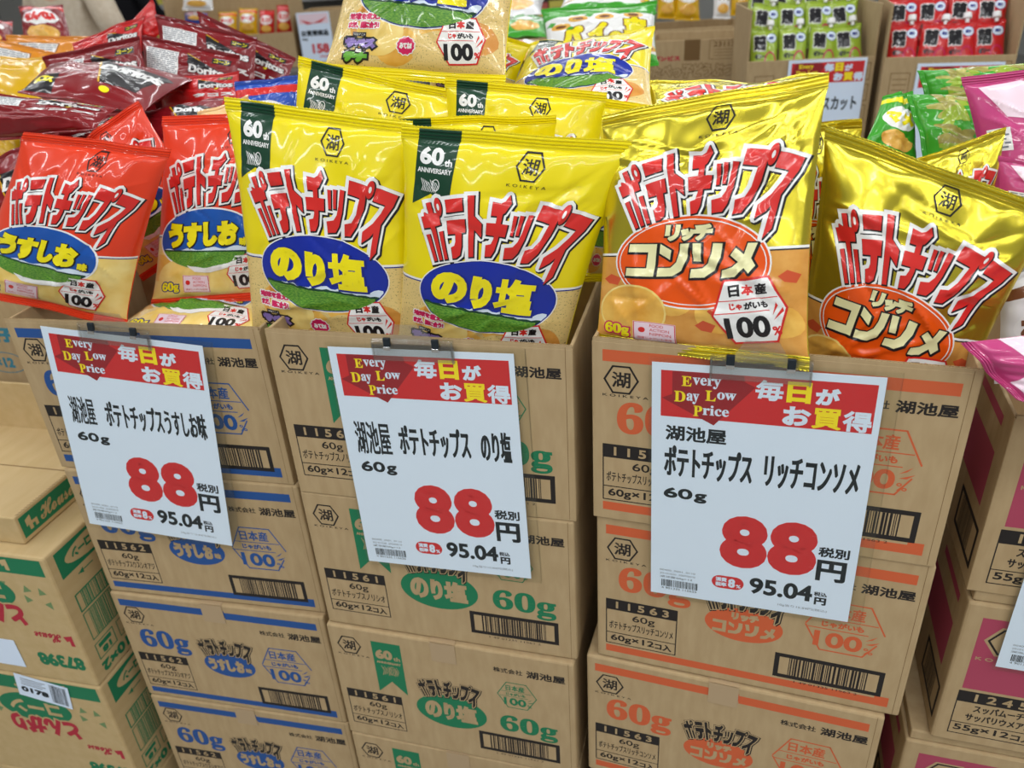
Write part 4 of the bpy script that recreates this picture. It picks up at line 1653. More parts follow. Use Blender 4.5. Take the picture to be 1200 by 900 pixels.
for k in range(40):
    y = .006 + k * .0057
    rf.add([(.2062, y, .0486), (.2098, y + .003, .0486), (.2098, y + .0042, .0486), (.2062, y + .0012, .0486)], [(0, 1, 2, 3)], CARD_DK)
rf.build('cut_edge', tr)

# carton behind with blue-green print, only its corner in view
oa = Art()
oa.text(P_TEAL, '菓子', 40, 56, 106, 86, 1, bold=2)
oa.ring(P_TEAL, 66, 126, 42, 20, 1.6, 1)
oa.text(P_TEAL, '×12', 44, 116, 84, 136, 1, bold=1.5)
bc = empty('snack_carton', (-.782, 1.26, .683), (0, 0, -.24), 'cardboard carton with blue-green print at the left edge, behind the tray carton', 'carton')
carton_body(oa, .36, .2225, .26, True).build('carton_body', bc)
bs = empty('plain_carton', (-.782, 1.258, 0.0), (0, 0, -.24), 'plain tan carton carrying the blue-green printed one at the left edge', 'carton')
tan_box(None, .36, .682, .26, None).build('carton_body', bs)


# ------------------------------------------------------------------ bags on the front stacks
def rimpt(kind, px, py, y0):
    """the point of a view ray that lies y0 behind the front face of a stack's top carton"""
    loc, yaw = carton_frame(kind, 0)
    n = np.array([-math.sin(yaw), math.cos(yaw), 0])
    d = ray(px, py)
    t = ((loc + n * y0 - CAMP) @ n) / (d @ n)
    return CAMP + d * t


def B(kind, pts):
    return [rimpt(kind, *p) for p in pts]


CHIPB = 'bag of potato chips'
# seaweed salt (yellow)
YG = 'yellow seaweed salt chip bags in the middle carton'
make_bag('potato_chip_bag', 'left one of the two yellow chip bags standing upright in front', CHIPB, YG, 'nori',
         B('green', [(262, 113, .075), (482, 142, .075), (494, 424, .05), (296, 402, .05)]), T=.026, seed=1, wave=.003)
make_bag('potato_chip_bag', 'right one of the two yellow chip bags standing upright in front', CHIPB, YG, 'nori',
         B('green', [(470, 146, .045), (743, 165, .05), (655, 446, .045), (464, 416, .045)]), T=.028, seed=2, wave=.002)
make_bag('potato_chip_bag', 'yellow chip bag tilted behind the front left yellow one, green ribbon at its left', CHIPB, YG, 'nori',
         B('green', [(346, 65, .15), (560, 112, .155), (520, 330, .125), (330, 290, .125)]), T=.022, seed=3, res=(44, 60), wave=.006)
make_bag('potato_chip_bag', 'yellow chip bag behind the front right yellow one, ribbon and crest showing', CHIPB, YG, 'nori',
         B('green', [(522, 90, .15), (712, 108, .155), (690, 330, .12), (520, 315, .12)]), T=.020, seed=4, res=(44, 60), wave=.005)
make_bag('potato_chip_bag', 'yellow chip bag with mostly plain upper edge, left behind the front gold bag', CHIPB, YG, 'nori',
         B('green', [(662, 108, .195), (770, 124, .215), (752, 330, .18), (650, 330, .165)]), T=.016, seed=5, res=(36, 50), wave=.004)
make_bag('potato_chip_bag', 'crumpled yellow chip bag, only its top seal showing behind the front right one', CHIPB, YG, 'nori',
         B('green', [(452, 138, .092), (652, 134, .098), (660, 330, .092), (470, 330, .086)]), T=.013, seed=6, res=(36, 50), wave=.006)
make_bag('potato_chip_bag', 'yellow chip bag on top of the heap, cut off by the upper frame edge', CHIPB, YG, 'nori',
         B('green', [(432, -168, .30), (628, -158, .30), (592, 102, .185), (378, 88, .185)]), T=.026, seed=7, wave=.002)
make_bag('potato_chip_bag', 'yellow chip bag lying flat at the back, logo strongly foreshortened', CHIPB, YG, 'nori',
         B('green', [(622, 52, .40), (768, 34, .40), (766, 132, .23), (572, 150, .23)]), T=.024, seed=8, res=(44, 60), wave=.003)
make_bag('potato_chip_bag', 'small yellow corner of a chip bag peeking out right of the topmost yellow bag', CHIPB, YG, 'nori',
         B('green', [(520, 20, .36), (622, 52, .36), (596, 130, .33), (500, 110, .33)]), T=.014, seed=9, res=(28, 36), wave=.003)

# lightly salted (red)
RG = 'red lightly salted chip bags in the left carton'
make_bag('potato_chip_bag', 'red lightly salted chip bag leaning at front left over the left carton', CHIPB, RG, 'salt',
         B('blue', [(30, 154, .06), (201, 174, .06), (148, 384, .04), (-42, 344, .04)]), T=.027, seed=11, wave=.003)
make_bag('potato_chip_bag', 'red lightly salted chip bag standing behind the left yellow bag, lower seal showing', CHIPB, RG, 'salt',
         B('blue', [(192, 136, .13), (352, 130, .13), (338, 350, .085), (178, 361, .085)]), T=.024, seed=12, wave=.002)
make_bag('potato_chip_bag', 'red lightly salted chip bag behind the front red one, its pointed top corner showing', CHIPB, RG, 'salt',
         B('blue', [(66, 186, .17), (160, 118, .18), (262, 262, .165), (168, 330, .15)]), T=.018, seed=13, res=(44, 60), wave=.005)
loc_, yaw_ = carton_frame('blue', 0)


def local(kind, x, y, z):
    loc, yaw = carton_frame(kind, 0)
    return np.array([loc[0] + x * math.cos(yaw) - y * math.sin(yaw), loc[1] + x * math.sin(yaw) + y * math.cos(yaw), loc[2] + z])


make_bag('potato_chip_bag', 'lightly salted chip bag lying flat at the bottom, showing 60g above the left carton rim', CHIPB, RG, 'salt',
         [local('blue', -.035, .235, .205), local('blue', .150, .235, .205), local('blue', .158, .018, .196), local('blue', -.055, .018, .196)], T=.019, seed=14,
         res=(44, 60), wave=.002)

# rich consomme (gold)
GG = 'gold consomme chip bags in the right carton'
make_bag('potato_chip_bag', 'gold chip bag standing above the rightmost full price card, lower seal over the rim', CHIPB, GG, 'cons',
         B('orange', [(704, 134, .075), (972, 84, .07), (948, 436, -.013), (697, 404, .012)]), T=.027, seed=21, wave=.004, wr=2.0)
make_bag('potato_chip_bag', 'gold consomme chip bag tilted to the right beside the pink bags', CHIPB, GG, 'cons',
         B('orange', [(968, 146, .09), (1242, 246, .075), (1108, 508, .05), (922, 455, .075)]), T=.024, seed=22, wave=.005, wr=2.1)
make_bag('potato_chip_bag', 'gold consomme chip bag lying behind the front gold bag, logo foreshortened', CHIPB, GG, 'cons',
         B('orange', [(760, 98, .30), (968, 88, .30), (972, 190, .16), (742, 196, .16)]), T=.020, seed=23, res=(44, 60), wave=.004, wr=1.3)
make_bag('potato_chip_bag', 'gold chip bag, only its upper corner rising behind the tilted gold one', CHIPB, GG, 'cons',
         B('orange', [(1062, 190, .15), (1182, 148, .17), (1150, 330, .14), (1040, 330, .12)]), T=.012, seed=24, res=(36, 44), wave=.004, wr=1.3)
make_bag('potato_chip_bag', 'gold chip bag wedged in the gap between the two large front gold bags', CHIPB, GG, 'cons',
         B('orange', [(890, 150, .145), (1010, 138, .15), (1010, 380, .125), (900, 380, .125)]), T=.014, seed=25, res=(36, 44), wave=.004, wr=1.3)

# corn chip heap (maroon) behind the left stack; depth counts from the same front plane
DG = 'maroon corn chip bags heaped at the back left'
CORN = 'bag of corn chips'


def corn(label, pts, seed, kind='corn', T=.02, grp=DG, cat=CORN, name='corn_chip_bag', res=(30, 40), ref='blue', **kw):
    return make_bag(name, label, cat, grp, kind, B(ref, pts), T=T, seed=seed, res=res, **kw)


corn('maroon corn chip bag lying with its crimped seal toward the front, black panel on top',
     [(58, 76, .44), (232, 90, .44), (166, 132, .25), (20, 108, .25)], 31, 'corn_front', T=.026, wave=.002)
corn('maroon corn chip bag on its side at left edge below the lying one',
     [(-42, 104, .20), (142, 126, .21), (112, 152, .17), (-40, 168, .17)], 32, T=.02)
corn('maroon corn chip bag with white label standing directly behind the lying one',
     [(50, 66, .50), (164, 42, .50), (192, 150, .47), (72, 165, .47)], 33)
corn('maroon corn chip bag with large white label in the middle of the heap',
     [(164, 40, .54), (280, 64, .51), (282, 160, .48), (170, 140, .50)], 34, T=.018)
corn('corn chip bag, red brightened as lit, standing on edge at the top of the heap',
     [(150, 80, .68), (140, 38, .70), (178, -2, .72), (190, 36, .70)], 35, 'corn_bright', T=.008)  # brighter scarlet film paints in the light falling on this maroon bag
corn('maroon corn chip bag near the top of the heap, white label beside gold emblem',
     [(182, 16, .66), (302, 44, .62), (302, 140, .58), (190, 120, .60)], 36, T=.016)
corn('rightmost maroon corn chip bag of the heap, next to the yellow bags',
     [(232, 13, .72), (347, 68, .68), (330, 140, .63), (240, 120, .66)], 37, T=.015)
corn('dark maroon corn chip bag low in the heap under the labelled one',
     [(184, 92, .44), (282, 84, .42), (284, 140, .39), (190, 150, .41)], 38, 'corn_bright', T=.012)
corn('maroon corn chip bag lying low above the red bag tips',
     [(160, 132, .36), (262, 116, .36), (262, 160, .27), (150, 165, .27)], 39, 'corn_front', T=.016)
corn('maroon corn chip bag sloping up behind the front red bag at left edge',
     [(-30, 196, .15), (68, 154, .15), (72, 250, .115), (-40, 290, .115)], 40, 'corn_front', T=.018)
corn('maroon corn chip bag pressed flat between the heap and the front red bags',
     [(20, 140, .24), (170, 132, .25), (150, 190, .21), (30, 200, .20)], 41, T=.014)
corn('dark maroon bag flap at the back of the heap left of the lit red one',
     [(84, 50, .68), (168, 18, .70), (168, 90, .66), (90, 110, .64)], 42, 'corn_bright', T=.010)
OG = 'orange snack bags at the back left'
corn('orange snack bag standing upright at the back left', [(8, 41, .86), (112, 43, .86), (108, 130, .82), (6, 130, .82)], 43, 'orange', T=.016, grp=OG, cat='snack bag', name='snack_bag', teeth=False)
corn('orange snack bag with a white label, in front of the other orange one', [(-30, 40, .72), (84, 66, .72), (78, 140, .68), (-30, 130, .68)], 44, 'orange', T=.016, grp=OG, cat='snack bag', name='snack_bag', teeth=False)
corn('plain amber snack bag at left edge beside the corn chip heap', [(-60, 70, .58), (56, 66, .56), (52, 140, .44), (-60, 150, .44)], 45, 'amber', T=.024, grp=None, cat='snack bag', name='snack_bag')
corn('amber snack bag low at the left edge above the sloping maroon bag', [(-40, 142, .28), (26, 148, .28), (24, 200, .23), (-40, 210, .23)], 46, 'amber', T=.012, grp=None, cat='snack bag', name='snack_bag')
corn('blue and red snack bag between the corn chip heap and the yellow bags', [(276, 96, .34), (352, 88, .35), (356, 190, .30), (270, 200, .30)], 47, 'blue', T=.018, grp=None, cat='snack bag', name='snack_bag')
corn('cream-coloured snack bag end above the left yellow bag', [(232, 132, .20), (292, 112, .22), (300, 190, .19), (240, 200, .17)], 48, 'cream', T=.012, grp=None, cat='snack bag', name='snack_bag')
make_bag('snack_bag', 'green snack bag end in the blue-green printed carton at left edge', 'snack bag', None, 'green_plain',
         [np.array([-.88, 1.38, .93]), np.array([-.70, 1.34, .925]), np.array([-.72, 1.25, .86]), np.array([-.90, 1.29, .86])], T=.02, seed=49, res=(28, 34))

# right hand heap
MG = 'pink sour plum snack bags at the right edge'
make_bag('plum_snack_bag', 'pink sour plum snack bag standing at right, topmost of the pink ones', 'snack bag', MG, 'plum',
         B('orange', [(1126, 90, .24), (1330, 70, .24), (1345, 300, .16), (1165, 300, .17)]), T=.024, seed=51, wave=.003)
make_bag('plum_snack_bag', 'dark pink snack bag lying below the topmost pink one at right edge', 'snack bag', MG, 'plum',
         B('orange', [(1170, 182, .14), (1340, 210, .13), (1340, 330, .11), (1160, 300, .12)]), T=.014, seed=52, res=(36, 46))
make_bag('plum_snack_bag', 'pink snack bag whose seal corner pokes over the right carton rim', 'snack bag', MG, 'plum',
         [rimpt('orange', 1190, 468, -.02), rimpt('orange', 1124, 402, -.015), rimpt('orange', 1400, 360, .07), rimpt('orange', 1420, 540, .06)], T=.022, seed=53, wave=.003)
make_bag('snack_bag', 'white and pink snack bag upright behind the poking pink seal at right', 'snack bag', None, 'candy_white',
         B('orange', [(1170, 330, .10), (1330, 270, .09), (1340, 450, .08), (1165, 450, .10)]), T=.012, seed=54, res=(28, 36))
BG = 'green bean snack bags at the right'
make_bag('bean_snack_bag', 'green bean snack bag lying at right in front of the pouch cartons, lower one', 'snack bag', BG, 'bean',
         B('orange', [(1084, 190, .27), (1062, 108, .34), (1190, 116, .34), (1225, 250, .24)]), T=.026, seed=55, wave=.003)
make_bag('bean_snack_bag', 'green bean snack bag on top of the other green one, white sheen', 'snack bag', BG, 'bean',
         B('orange', [(1090, 130, .38), (1074, 84, .42), (1220, 72, .42), (1230, 152, .38)]), T=.022, seed=56, wave=.003)
make_bag('bean_snack_bag', 'dark green snack bag end at far left of the green ones', 'snack bag', BG, 'green_plain',
         B('orange', [(1036, 112, .34), (1070, 106, .36), (1076, 200, .30), (1012, 170, .28)]), T=.010, seed=57, res=(28, 36))


# ------------------------------------------------------------------ aisle beyond: open cartons of goods
def display_carton(TL, TR, H, D, label, art=None, back_h=0.0, group=None, bottom=None, name='display_carton'):
    TL, TR = np.array(TL), np.array(TR)
    W = float(np.hypot(*(TR - TL)[:2]))
    yaw = math.atan2(TR[1] - TL[1], TR[0] - TL[0])
    c = (TL + TR) / 2
    o = empty(name, (c[0], c[1], c[2] - H), (0, 0, yaw), label, 'carton', group)
    mb = carton_body(art(W * 1000, H * 1000) if art else None, W, H, D, True, back_h)
    mb.build('carton_body', o)
    return o, W


def art_animal(W, H):
    a = Art()
    a.rect(CARD_DK, W * .37, 3, W * .54, 65)
    a.text(P_RED, 'ギンビス', W * .04, 49, W * .33, 65, 1, bold=1.4)
    for L, g, m in ((1, 3.0, CARD_DK), (2, 1.0, CARD)):
        a.text(m, 'たべっ子どうぶつ', 8, 76, W * .90, 116, L, bold=1.2, grow=g)
    a.frame(CARD_DK, W * .64, 6, W * .94, 62, 1.5)
    a.text(CARD_DK, '23113', W * .68, 11, W * .90, 26, 1, bold=.5)
    for k in range(3):
        a.line(CARD_DK, [(W * .69, 34 + k * 9), (W * .89, 34 + k * 9)], 1.5)
    a.rect(P_RED, 0, 166, W, 170)
    return a


def art_panel(W, H):
    a = Art()
    a.frame(CARD_DK, W * .07, 44, W * .22, 130, 2)
    for k in range(4):
        a.line(CARD_DK, [(W * .09, 60 + k * 14), (W * .2, 60 + k * 14)], 2)
        a.frame(CARD_DK, W * .88, 20 + k * 56, W * .97, 64 + k * 56, 2)
        a.text(CARD_DK, '天地', W * .9, 30 + k * 56, W * .95, 52 + k * 56, 1)
    return a


c1, w1 = display_carton(at_z(762, 47, 1.09), at_z(873, 43, 1.09), .30, .24, 'open cardboard carton with outlined biscuit lettering, in the next aisle', art_animal)
c2, w2 = display_carton(at_z(876, 71, 1.06), at_z(1027, 64, 1.06), .32, .30, 'open cardboard carton of lime green jelly pouches in the next aisle', art_panel, .13)
c3, w3 = display_carton(at_z(1037, 66, 1.06), at_z(1193, 62, 1.06), .32, .30, 'open cardboard carton of red jelly pouches in the next aisle', art_panel, .13)
for c, nm in ((c1, 1), (c2, 2), (c3, 3)):
    z = c.location.z
    W = {1: w1, 2: w2, 3: w3}[nm]
    b = empty('plain_carton', (c.location.x, c.location.y, 0), c.rotation_euler, ('plain carton under the biscuit lettered one', 'plain carton under the lime pouch carton',
                                                                                'plain carton under the red pouch carton')[nm - 1], 'carton', 'plain cartons carrying the next aisle displays')
    tan_box(None, W, z - .001, .30, None).build('carton_body', b)


def frame_pt(o, x, y, z):
    yaw = o.rotation_euler[2]
    return np.array([o.location.x + x * math.cos(yaw) - y * math.sin(yaw), o.location.y + x * math.sin(yaw) + y * math.cos(yaw), o.location.z + z])


CAPM = mat('pouch_cap', rgb(240, 240, 240), 0.35)


def jelly(o, W, kind, rows, group, what):
    k = 0
    words = ('first', 'second', 'third', 'fourth')
    rw = ('front row', 'second row', 'third row', 'back row')
    for r, (n, y, z, lean) in enumerate(rows):
        for i in range(n):
            rnd = random.Random(k * 5 + len(kind))
            k += 1
            w = .078
            x = (-.5 + (i + .5) / n) * (W - .03)
            tilt = rnd.uniform(-.14, .14)
            dx, dz = math.cos(tilt) * w / 2, math.sin(tilt) * w / 2
            ux, uz = -math.sin(tilt), math.cos(tilt)
            h = .12
            def P(a, bq):
                return frame_pt(o, x + a * dx + bq * h * ux, y + lean * bq, z + a * dz + bq * h * uz)
            g = make_bag('jelly_pouch', '%s jelly pouch, white cap, %s from left in the %s' % (what, words[i], rw[r]), 'jelly pouch', group, kind,
                         [P(-1, 1), P(1, 1), P(1, 0), P(-1, 0)], T=.0135, seed=60 + k, res=(16, 20), wr=.8, teeth=False)
            cp = MB()
            rl = np.array(g.location)
            a_, b_ = P(.45, .97) - rl, P(.45, 1.16) - rl
            cp.tube([a_, a_ * .6 + b_ * .4], [.005, .005], CAPM, 12)
            spt = cp.build('spout', g, smooth=False)
            cp = MB()
            cp.tube([a_ * .6 + b_ * .4, a_ * .55 + b_ * .45, b_], [.008, .011, .010], CAPM, 14)
            cp.build('cap', spt, smooth=False)


JROWS = [(4, .045, .27, .06), (4, .11, .33, .06), (4, .18, .375, .05)]
jelly(c2, w2, 'jelly_green', JROWS, 'lime green jelly pouches in the aisle carton', 'lime green')
jelly(c3, w3, 'jelly_red', JROWS, 'red jelly pouches in the aisle carton', 'red')


def far_card(TLz, o, x, z, label, kind='edlp', s=1.0):
    """small price card hung on a display carton's front"""
    p = frame_pt(o, x, -.004, z)
    r = empty('price_card', p, (0, 0, o.rotation_euler[2]), label, 'price sign', 'price cards in the next aisle')
    a = Art()
    if kind == 'edlp':
        a.rect(S_RED, 9, 8, 204, 62)
        a.poly(S_DRED, [(20, 8.2), (87, 8.2), (98, 20), (61, 66), (10, 39)], 2)
        for t, x0, x1, y0, y1 in (('𝐄𝐯𝐞𝐫𝐲', 28, 68, 12, 26), ('𝐃𝐚𝐲 𝐋𝐨𝐰', 22, 82, 28, 43), ('𝐏𝐫𝐢𝐜𝐞', 41, 76, 45, 57)):
            a.text(S_YEL, t, x0, y0, x1, y1, 3, bold=.4)
        a.text(PAPER, '毎', 98, 11, 123.5, 33, 3, bold=1.5)
        a.text(S_YEL, '日', 126.5, 10.5, 148, 33, 3, bold=1.9)
        a.text(PAPER, 'が', 152, 15, 173, 33, 3, bold=1.2)
        a.text(PAPER, 'お', 124.5, 37, 149.5, 58, 3, bold=1.7)
        a.text(S_YEL, '買', 151, 36.5, 177, 59, 3, bold=1.3)
        a.text(PAPER, '得', 178, 37, 203, 59.5, 3, bold=1.4)
        a.text(S_INK, '蒟蒻 マスカット', 20, 98, 196, 138, 1, bold=1)
        a.text(S_INK, '8', 60, 180, 110, 240, 1, bold=6)
        a.text(S_INK, '8', 115, 180, 165, 240, 1, bold=6)
    else:
        a.rect(I_PINK, 10, 8, 200, 66)
        a.poly(S_RED, [(20, 40), (100, 64), (195, 30), (150, 62), (60, 70)], 2)
        a.text(S_INK, 'お買得商品', 14, 104, 190, 140, 1, bold=2)
        a.text(S_INK, '60g', 14, 150, 50, 166, 1, bold=1)
        a.text(S_RED, '158', 70, 186, 180, 244, 1, bold=4)
        a.text(S_RED, '170.64円', 110, 256, 190, 272, 1, bold=1)
    mb = MB()
    mb.box(-.105 * s, .105 * s, 0, .0012, -.297 * s, 0, PAPER)
    a.flat(mb, lambda X, Y: (X * s - .105 * s, 0, -Y * s), (0, -1, 0), .0003)
    mb.build('printed_card', r)
    return r


far_card(None, c2, .045, .315, 'price card on the lime green pouch carton, partly hidden by the gold bag')
far_card(None, c3, .03, .30, 'price card on the red pouch carton, partly hidden by the green snack bags')

# pie nut biscuit bags standing left of the lettered carton
PGR = 'green and white pie biscuit bags in the next aisle'
PB = lambda pts: [at_y(*p) for p in pts]
make_bag('biscuit_bag', 'green and white pie biscuit bag with yellow lettering, facing out', 'snack bag', PGR, 'pie',
         PB([(634, 12, 1.72), (770, 2, 1.70), (772, 78, 1.62), (640, 84, 1.64)]), T=.03, seed=81, res=(36, 46), teeth=False)
make_bag('biscuit_bag', 'green pie biscuit bag lying on top of the lettered one', 'snack bag', PGR, 'pie',
         PB([(660, -6, 1.86), (772, -10, 1.86), (770, 16, 1.74), (652, 14, 1.74)]), T=.022, seed=82, res=(30, 36), teeth=False)
rack = MB()
rack.rbox(-.28, -.02, 0, .46, 0, 1.145, .01, PLM)
tb = rack.build('display_table', None)
tb.location = (.30, 1.60, 0)
tag(tb, 'grey display table behind the yellow bags, carrying the biscuit bags', 'table')

# back-row carton with yellow packets beyond the lettered carton
YP = 'yellow cheese snack packets beyond the lettered carton'
for i, (x0, x1, y0, y1) in enumerate(((770, 792, -20, 22), (790, 820, -24, 24), (836, 856, -20, 22), (856, 878, -22, 18))):
    make_bag('snack_packet', 'yellow snack packet, %s from left beyond the lettered carton' % ('first', 'second', 'third', 'fourth')[i], 'snack packet', YP,
             'candy_yellow' if i != 2 else 'candy_white', PB([(x0, y0, 3.46), (x1, y0, 3.46), (x1, y1, 3.4), (x0, y1, 3.4)]), T=.03, seed=90 + i, res=(14, 16), teeth=False)
pk, _ = display_carton(at_y(762, 34, 3.3), at_y(884, 28, 3.3), .3, .3, 'cardboard carton of yellow packets beyond the lettered carton')
b = MB()
b.rbox(-.9, .9, 0, .6, 0, pk.location.z - .001, .01, PLM)
t2 = b.build('display_table')
t2.location = (pk.location.x, pk.location.y - .06, 0)
tag(t2, 'long grey display table under the carton of yellow packets', 'table')

# green candy bag and boxes at the gap in the middle
make_bag('candy_bag', 'small green candy bag lying in the gap right of the topmost yellow bag', 'snack bag', None, 'candy_green',
         PB([(592, 20, 2.35), (644, 22, 2.35), (640, 44, 2.15), (588, 42, 2.15)]), T=.025, seed=95, res=(20, 24), teeth=False)
make_bag('candy_bag', 'pale snack bag lying behind the small green candy bag', 'snack bag', None, 'candy_white',
         PB([(580, -4, 2.75), (640, -6, 2.75), (634, 18, 2.45), (578, 20, 2.45)]), T=.03, seed=96, res=(20, 24), teeth=False)
make_bag('candy_bag', 'yellow and white snack bag flat below the small green candy bag', 'snack bag', None, 'candy_yellow',
         PB([(596, 50, 1.95), (646, 52, 1.95), (640, 72, 1.8), (590, 72, 1.8)]), T=.02, seed=97, res=(20, 24), teeth=False)
g3, _ = display_carton(at_y(560, 42, 2.1), at_y(652, 48, 2.1), .12, .7, 'shallow cardboard tray under the green candy bag in the gap')
b = MB()
b.rbox(-.16, .16, 0, .72, 0, g3.location.z - .001, .01, PLM)
t3 = b.build('display_table')
t3.location = (g3.location.x, g3.location.y, 0)
t3.rotation_euler[2] = g3.rotation_euler[2]
tag(t3, 'narrow grey display table in the gap right of the topmost yellow bag', 'table')

# far island on the left with the 158 yen card
i1, iw1 = display_carton(at_y(198, 36, 5.2), at_y(345, 46, 5.2), .2, .4, 'cardboard carton of snack packets on the far island, left of the small price card', None, .22)
_za = (at_y(198, 36, 5.2)[2] + at_y(345, 46, 5.2)[2]) / 2
_zb = (at_y(346, 10, 5.2)[2] + at_y(420, 14, 5.2)[2]) / 2
i2, iw2 = display_carton(at_y(347, 10, 5.2), at_y(420, 14, 5.2), 0.2 + _zb - _za, .4, 'cardboard carton on the far island that carries the 158 yen card')
far_card(None, i2, -.09, .195 + _zb - _za, 'small white price card reading 158 on the far island', '158', .92)
b = MB()
b.rbox(-.75, .75, 0, .8, 0, i1.location.z - .001, .01, PLM)
t4 = b.build('display_table')
t4.location = (i1.location.x + .2, i1.location.y - .15, 0)
tag(t4, 'far grey display island carrying the 158 yen carton', 'table')
FR = 'snack packets on the far island'
fl_ = (('candy_white', 214, 250, -14, 12, 'white and red'), ('candy_yellow', 256, 278, 14, 42, 'yellow cheese'), ('candy_yellow', 280, 302, 10, 40, 'taller yellow'),
       ('candy_red', 304, 322, 12, 42, 'red shrimp'), ('candy_red', 324, 343, 6, 40, 'taller red'), ('blue', 216, 244, 15, 27, 'blue'))
for i, (kd, x0, x1, y0, y1, w) in enumerate(fl_):
    make_bag('snack_packet', '%s snack packet on the far island, %s' % (w, 'leaning at its left end' if x0 < 250 else 'in the row left of the 158 card'), 'snack packet', FR, kd,
             PB([(x0, y0, 5.36), (x1, y0, 5.36), (x1, y1, 5.30), (x0, y1, 5.30)]), T=.035, seed=100 + i, res=(14, 16), teeth=False)
# red snack bags behind the orange ones
RB = 'red cracker bags behind the orange snack bags'
make_bag('cracker_bag', 'red cracker bag with a gold window behind the orange snack bags', 'snack bag', RB, 'plain_red',
         PB([(22, 8, 2.25), (74, 6, 2.25), (88, 56, 2.15), (28, 56, 2.15)]), T=.03, seed=110, res=(30, 36), wr=1.6)
make_bag('cracker_bag', 'red cracker bag lying at the upper left frame edge', 'snack bag', RB, 'plain_red',
         PB([(-50, 24, 2.25), (16, 26, 2.25), (18, 60, 2.10), (-50, 60, 2.10)]), T=.028, seed=111, res=(30, 36), wr=1.6)
b = MB()
b.rbox(-.5, .5, 0, .5, 0, 1.03, .01, PLM)
t5 = b.build('display_table')
t5.location = (-1.22, 2.02, 0)
tag(t5, 'grey display table under the red cracker bags at upper left', 'table')


# ------------------------------------------------------------------ far gondola shelves
SHM = mat('shelf_grey', rgb(150, 150, 152), 0.5, metal=0.2)
GOODS = [mat('goods_%d' % i, c, 0.45) for i, c in enumerate((rgb(190, 170, 120), rgb(206, 200, 190), rgb(150, 120, 90), rgb(200, 190, 80), rgb(120, 140, 110), rgb(170, 80, 70)))]


def gondola(x, y, W, yaw, label):
    o = empty('shelf_unit', (x, y, 0), (0, 0, yaw), label, 'shelf', 'far shelf units')
    b = MB()
    b.box(-W / 2, W / 2, .45, .48, 0, 1.7, SHM)
    b.build('back_panel', o)
    for i in range(4):
        z = .2 + i * .42
        b = MB()
        b.rbox(-W / 2, W / 2, 0, .45, z, z + .03, .004, SHM)
        b.rbox(-W / 2, W / 2, -.012, .0, z - .02, z + .04, .003, SHM)
        b.build('shelf_board', o)
    return o


r = random.Random(6)
for gi, (x, y, W, yaw, lb_) in enumerate(((-2.5, 9.2, 2.4, 0.0, 'grey shelf unit far away at the upper left'), (0.35, 9.0, 2.6, 0.0, 'grey shelf unit far away at the upper middle'))):
    g = gondola(x, y, W, yaw, lb_)
    for lv in (1, 2):
        z = .2 + lv * .42 + .031
        k = 0
        xx = -W / 2 + .04
        while xx < W / 2 - .22:
            w, h = r.uniform(.12, .22), r.uniform(.16, .26)
            lbl = ('goods box number %d from the left, %s board, far shelf unit at %s' % (
                k + 1, ('lower', 'upper')[lv - 1], ('upper left', 'upper middle')[gi]))
            b = MB()
            b.rbox(-w / 2, w / 2, 0, .3, 0, h, .004, GOODS[r.randrange(6)])
            b.rbox(-w * .35, w * .35, -.001, .001, h * .35, h * .75, .0004, GOODS[r.randrange(6)])
            tag(b.build('goods_box', None, loc=(x + xx + w / 2, y + .05, z)), lbl, 'box', 'goods boxes on the far shelves')
            xx += w + .012
            k += 1


# ------------------------------------------------------------------ shoppers in the next aisle
SKIN = mat('skin', rgb(222, 180, 152), 0.5)
HAIR = mat('dark_hair', rgb(34, 28, 26), 0.5)


def skinned(name, chains, mtl, parent, sub=2):
    """one continuous surface grown from joints: chains of (point, radius), later chains start on a given vertex"""
    me = bpy.data.meshes.new(name)
    vs, es, rs = [], [], []
    ids = {}
    for ch in chains:
        prev = None
        for key, p, rad in ch:
            if key in ids:
                i = ids[key]
            else:
                i = len(vs)
                vs.append(p)
                rs.append(rad)
                if key:
                    ids[key] = i
            if prev is not None:
                es.append((prev, i))
            prev = i
    me.from_pydata(vs, es, [])
    o = bpy.data.objects.new(name, me)
    COL.objects.link(o)
    m = o.modifiers.new('skin', 'SKIN')
    m.use_smooth_shade = True
    for i, rr in enumerate(rs):
        sv = me.skin_vertices[0].data[i]
        sv.radius = rr if isinstance(rr, tuple) else (rr, rr)
        sv.use_root = (i == 0)
    s = o.modifiers.new('sub', 'SUBSURF')
    s.levels = s.render_levels = sub
    bpy.context.view_layer.update()
    dg = bpy.context.evaluated_depsgraph_get()
    new = bpy.data.meshes.new_from_object(o.evaluated_get(dg))
    new.name = name
    bpy.data.objects.remove(o)
    new.materials.clear()
    new.materials.append(mtl)
    for p in new.polygons:
        p.use_smooth = True
    o = bpy.data.objects.new(name, new)
    COL.objects.link(o)
    o.parent = parent
    return o


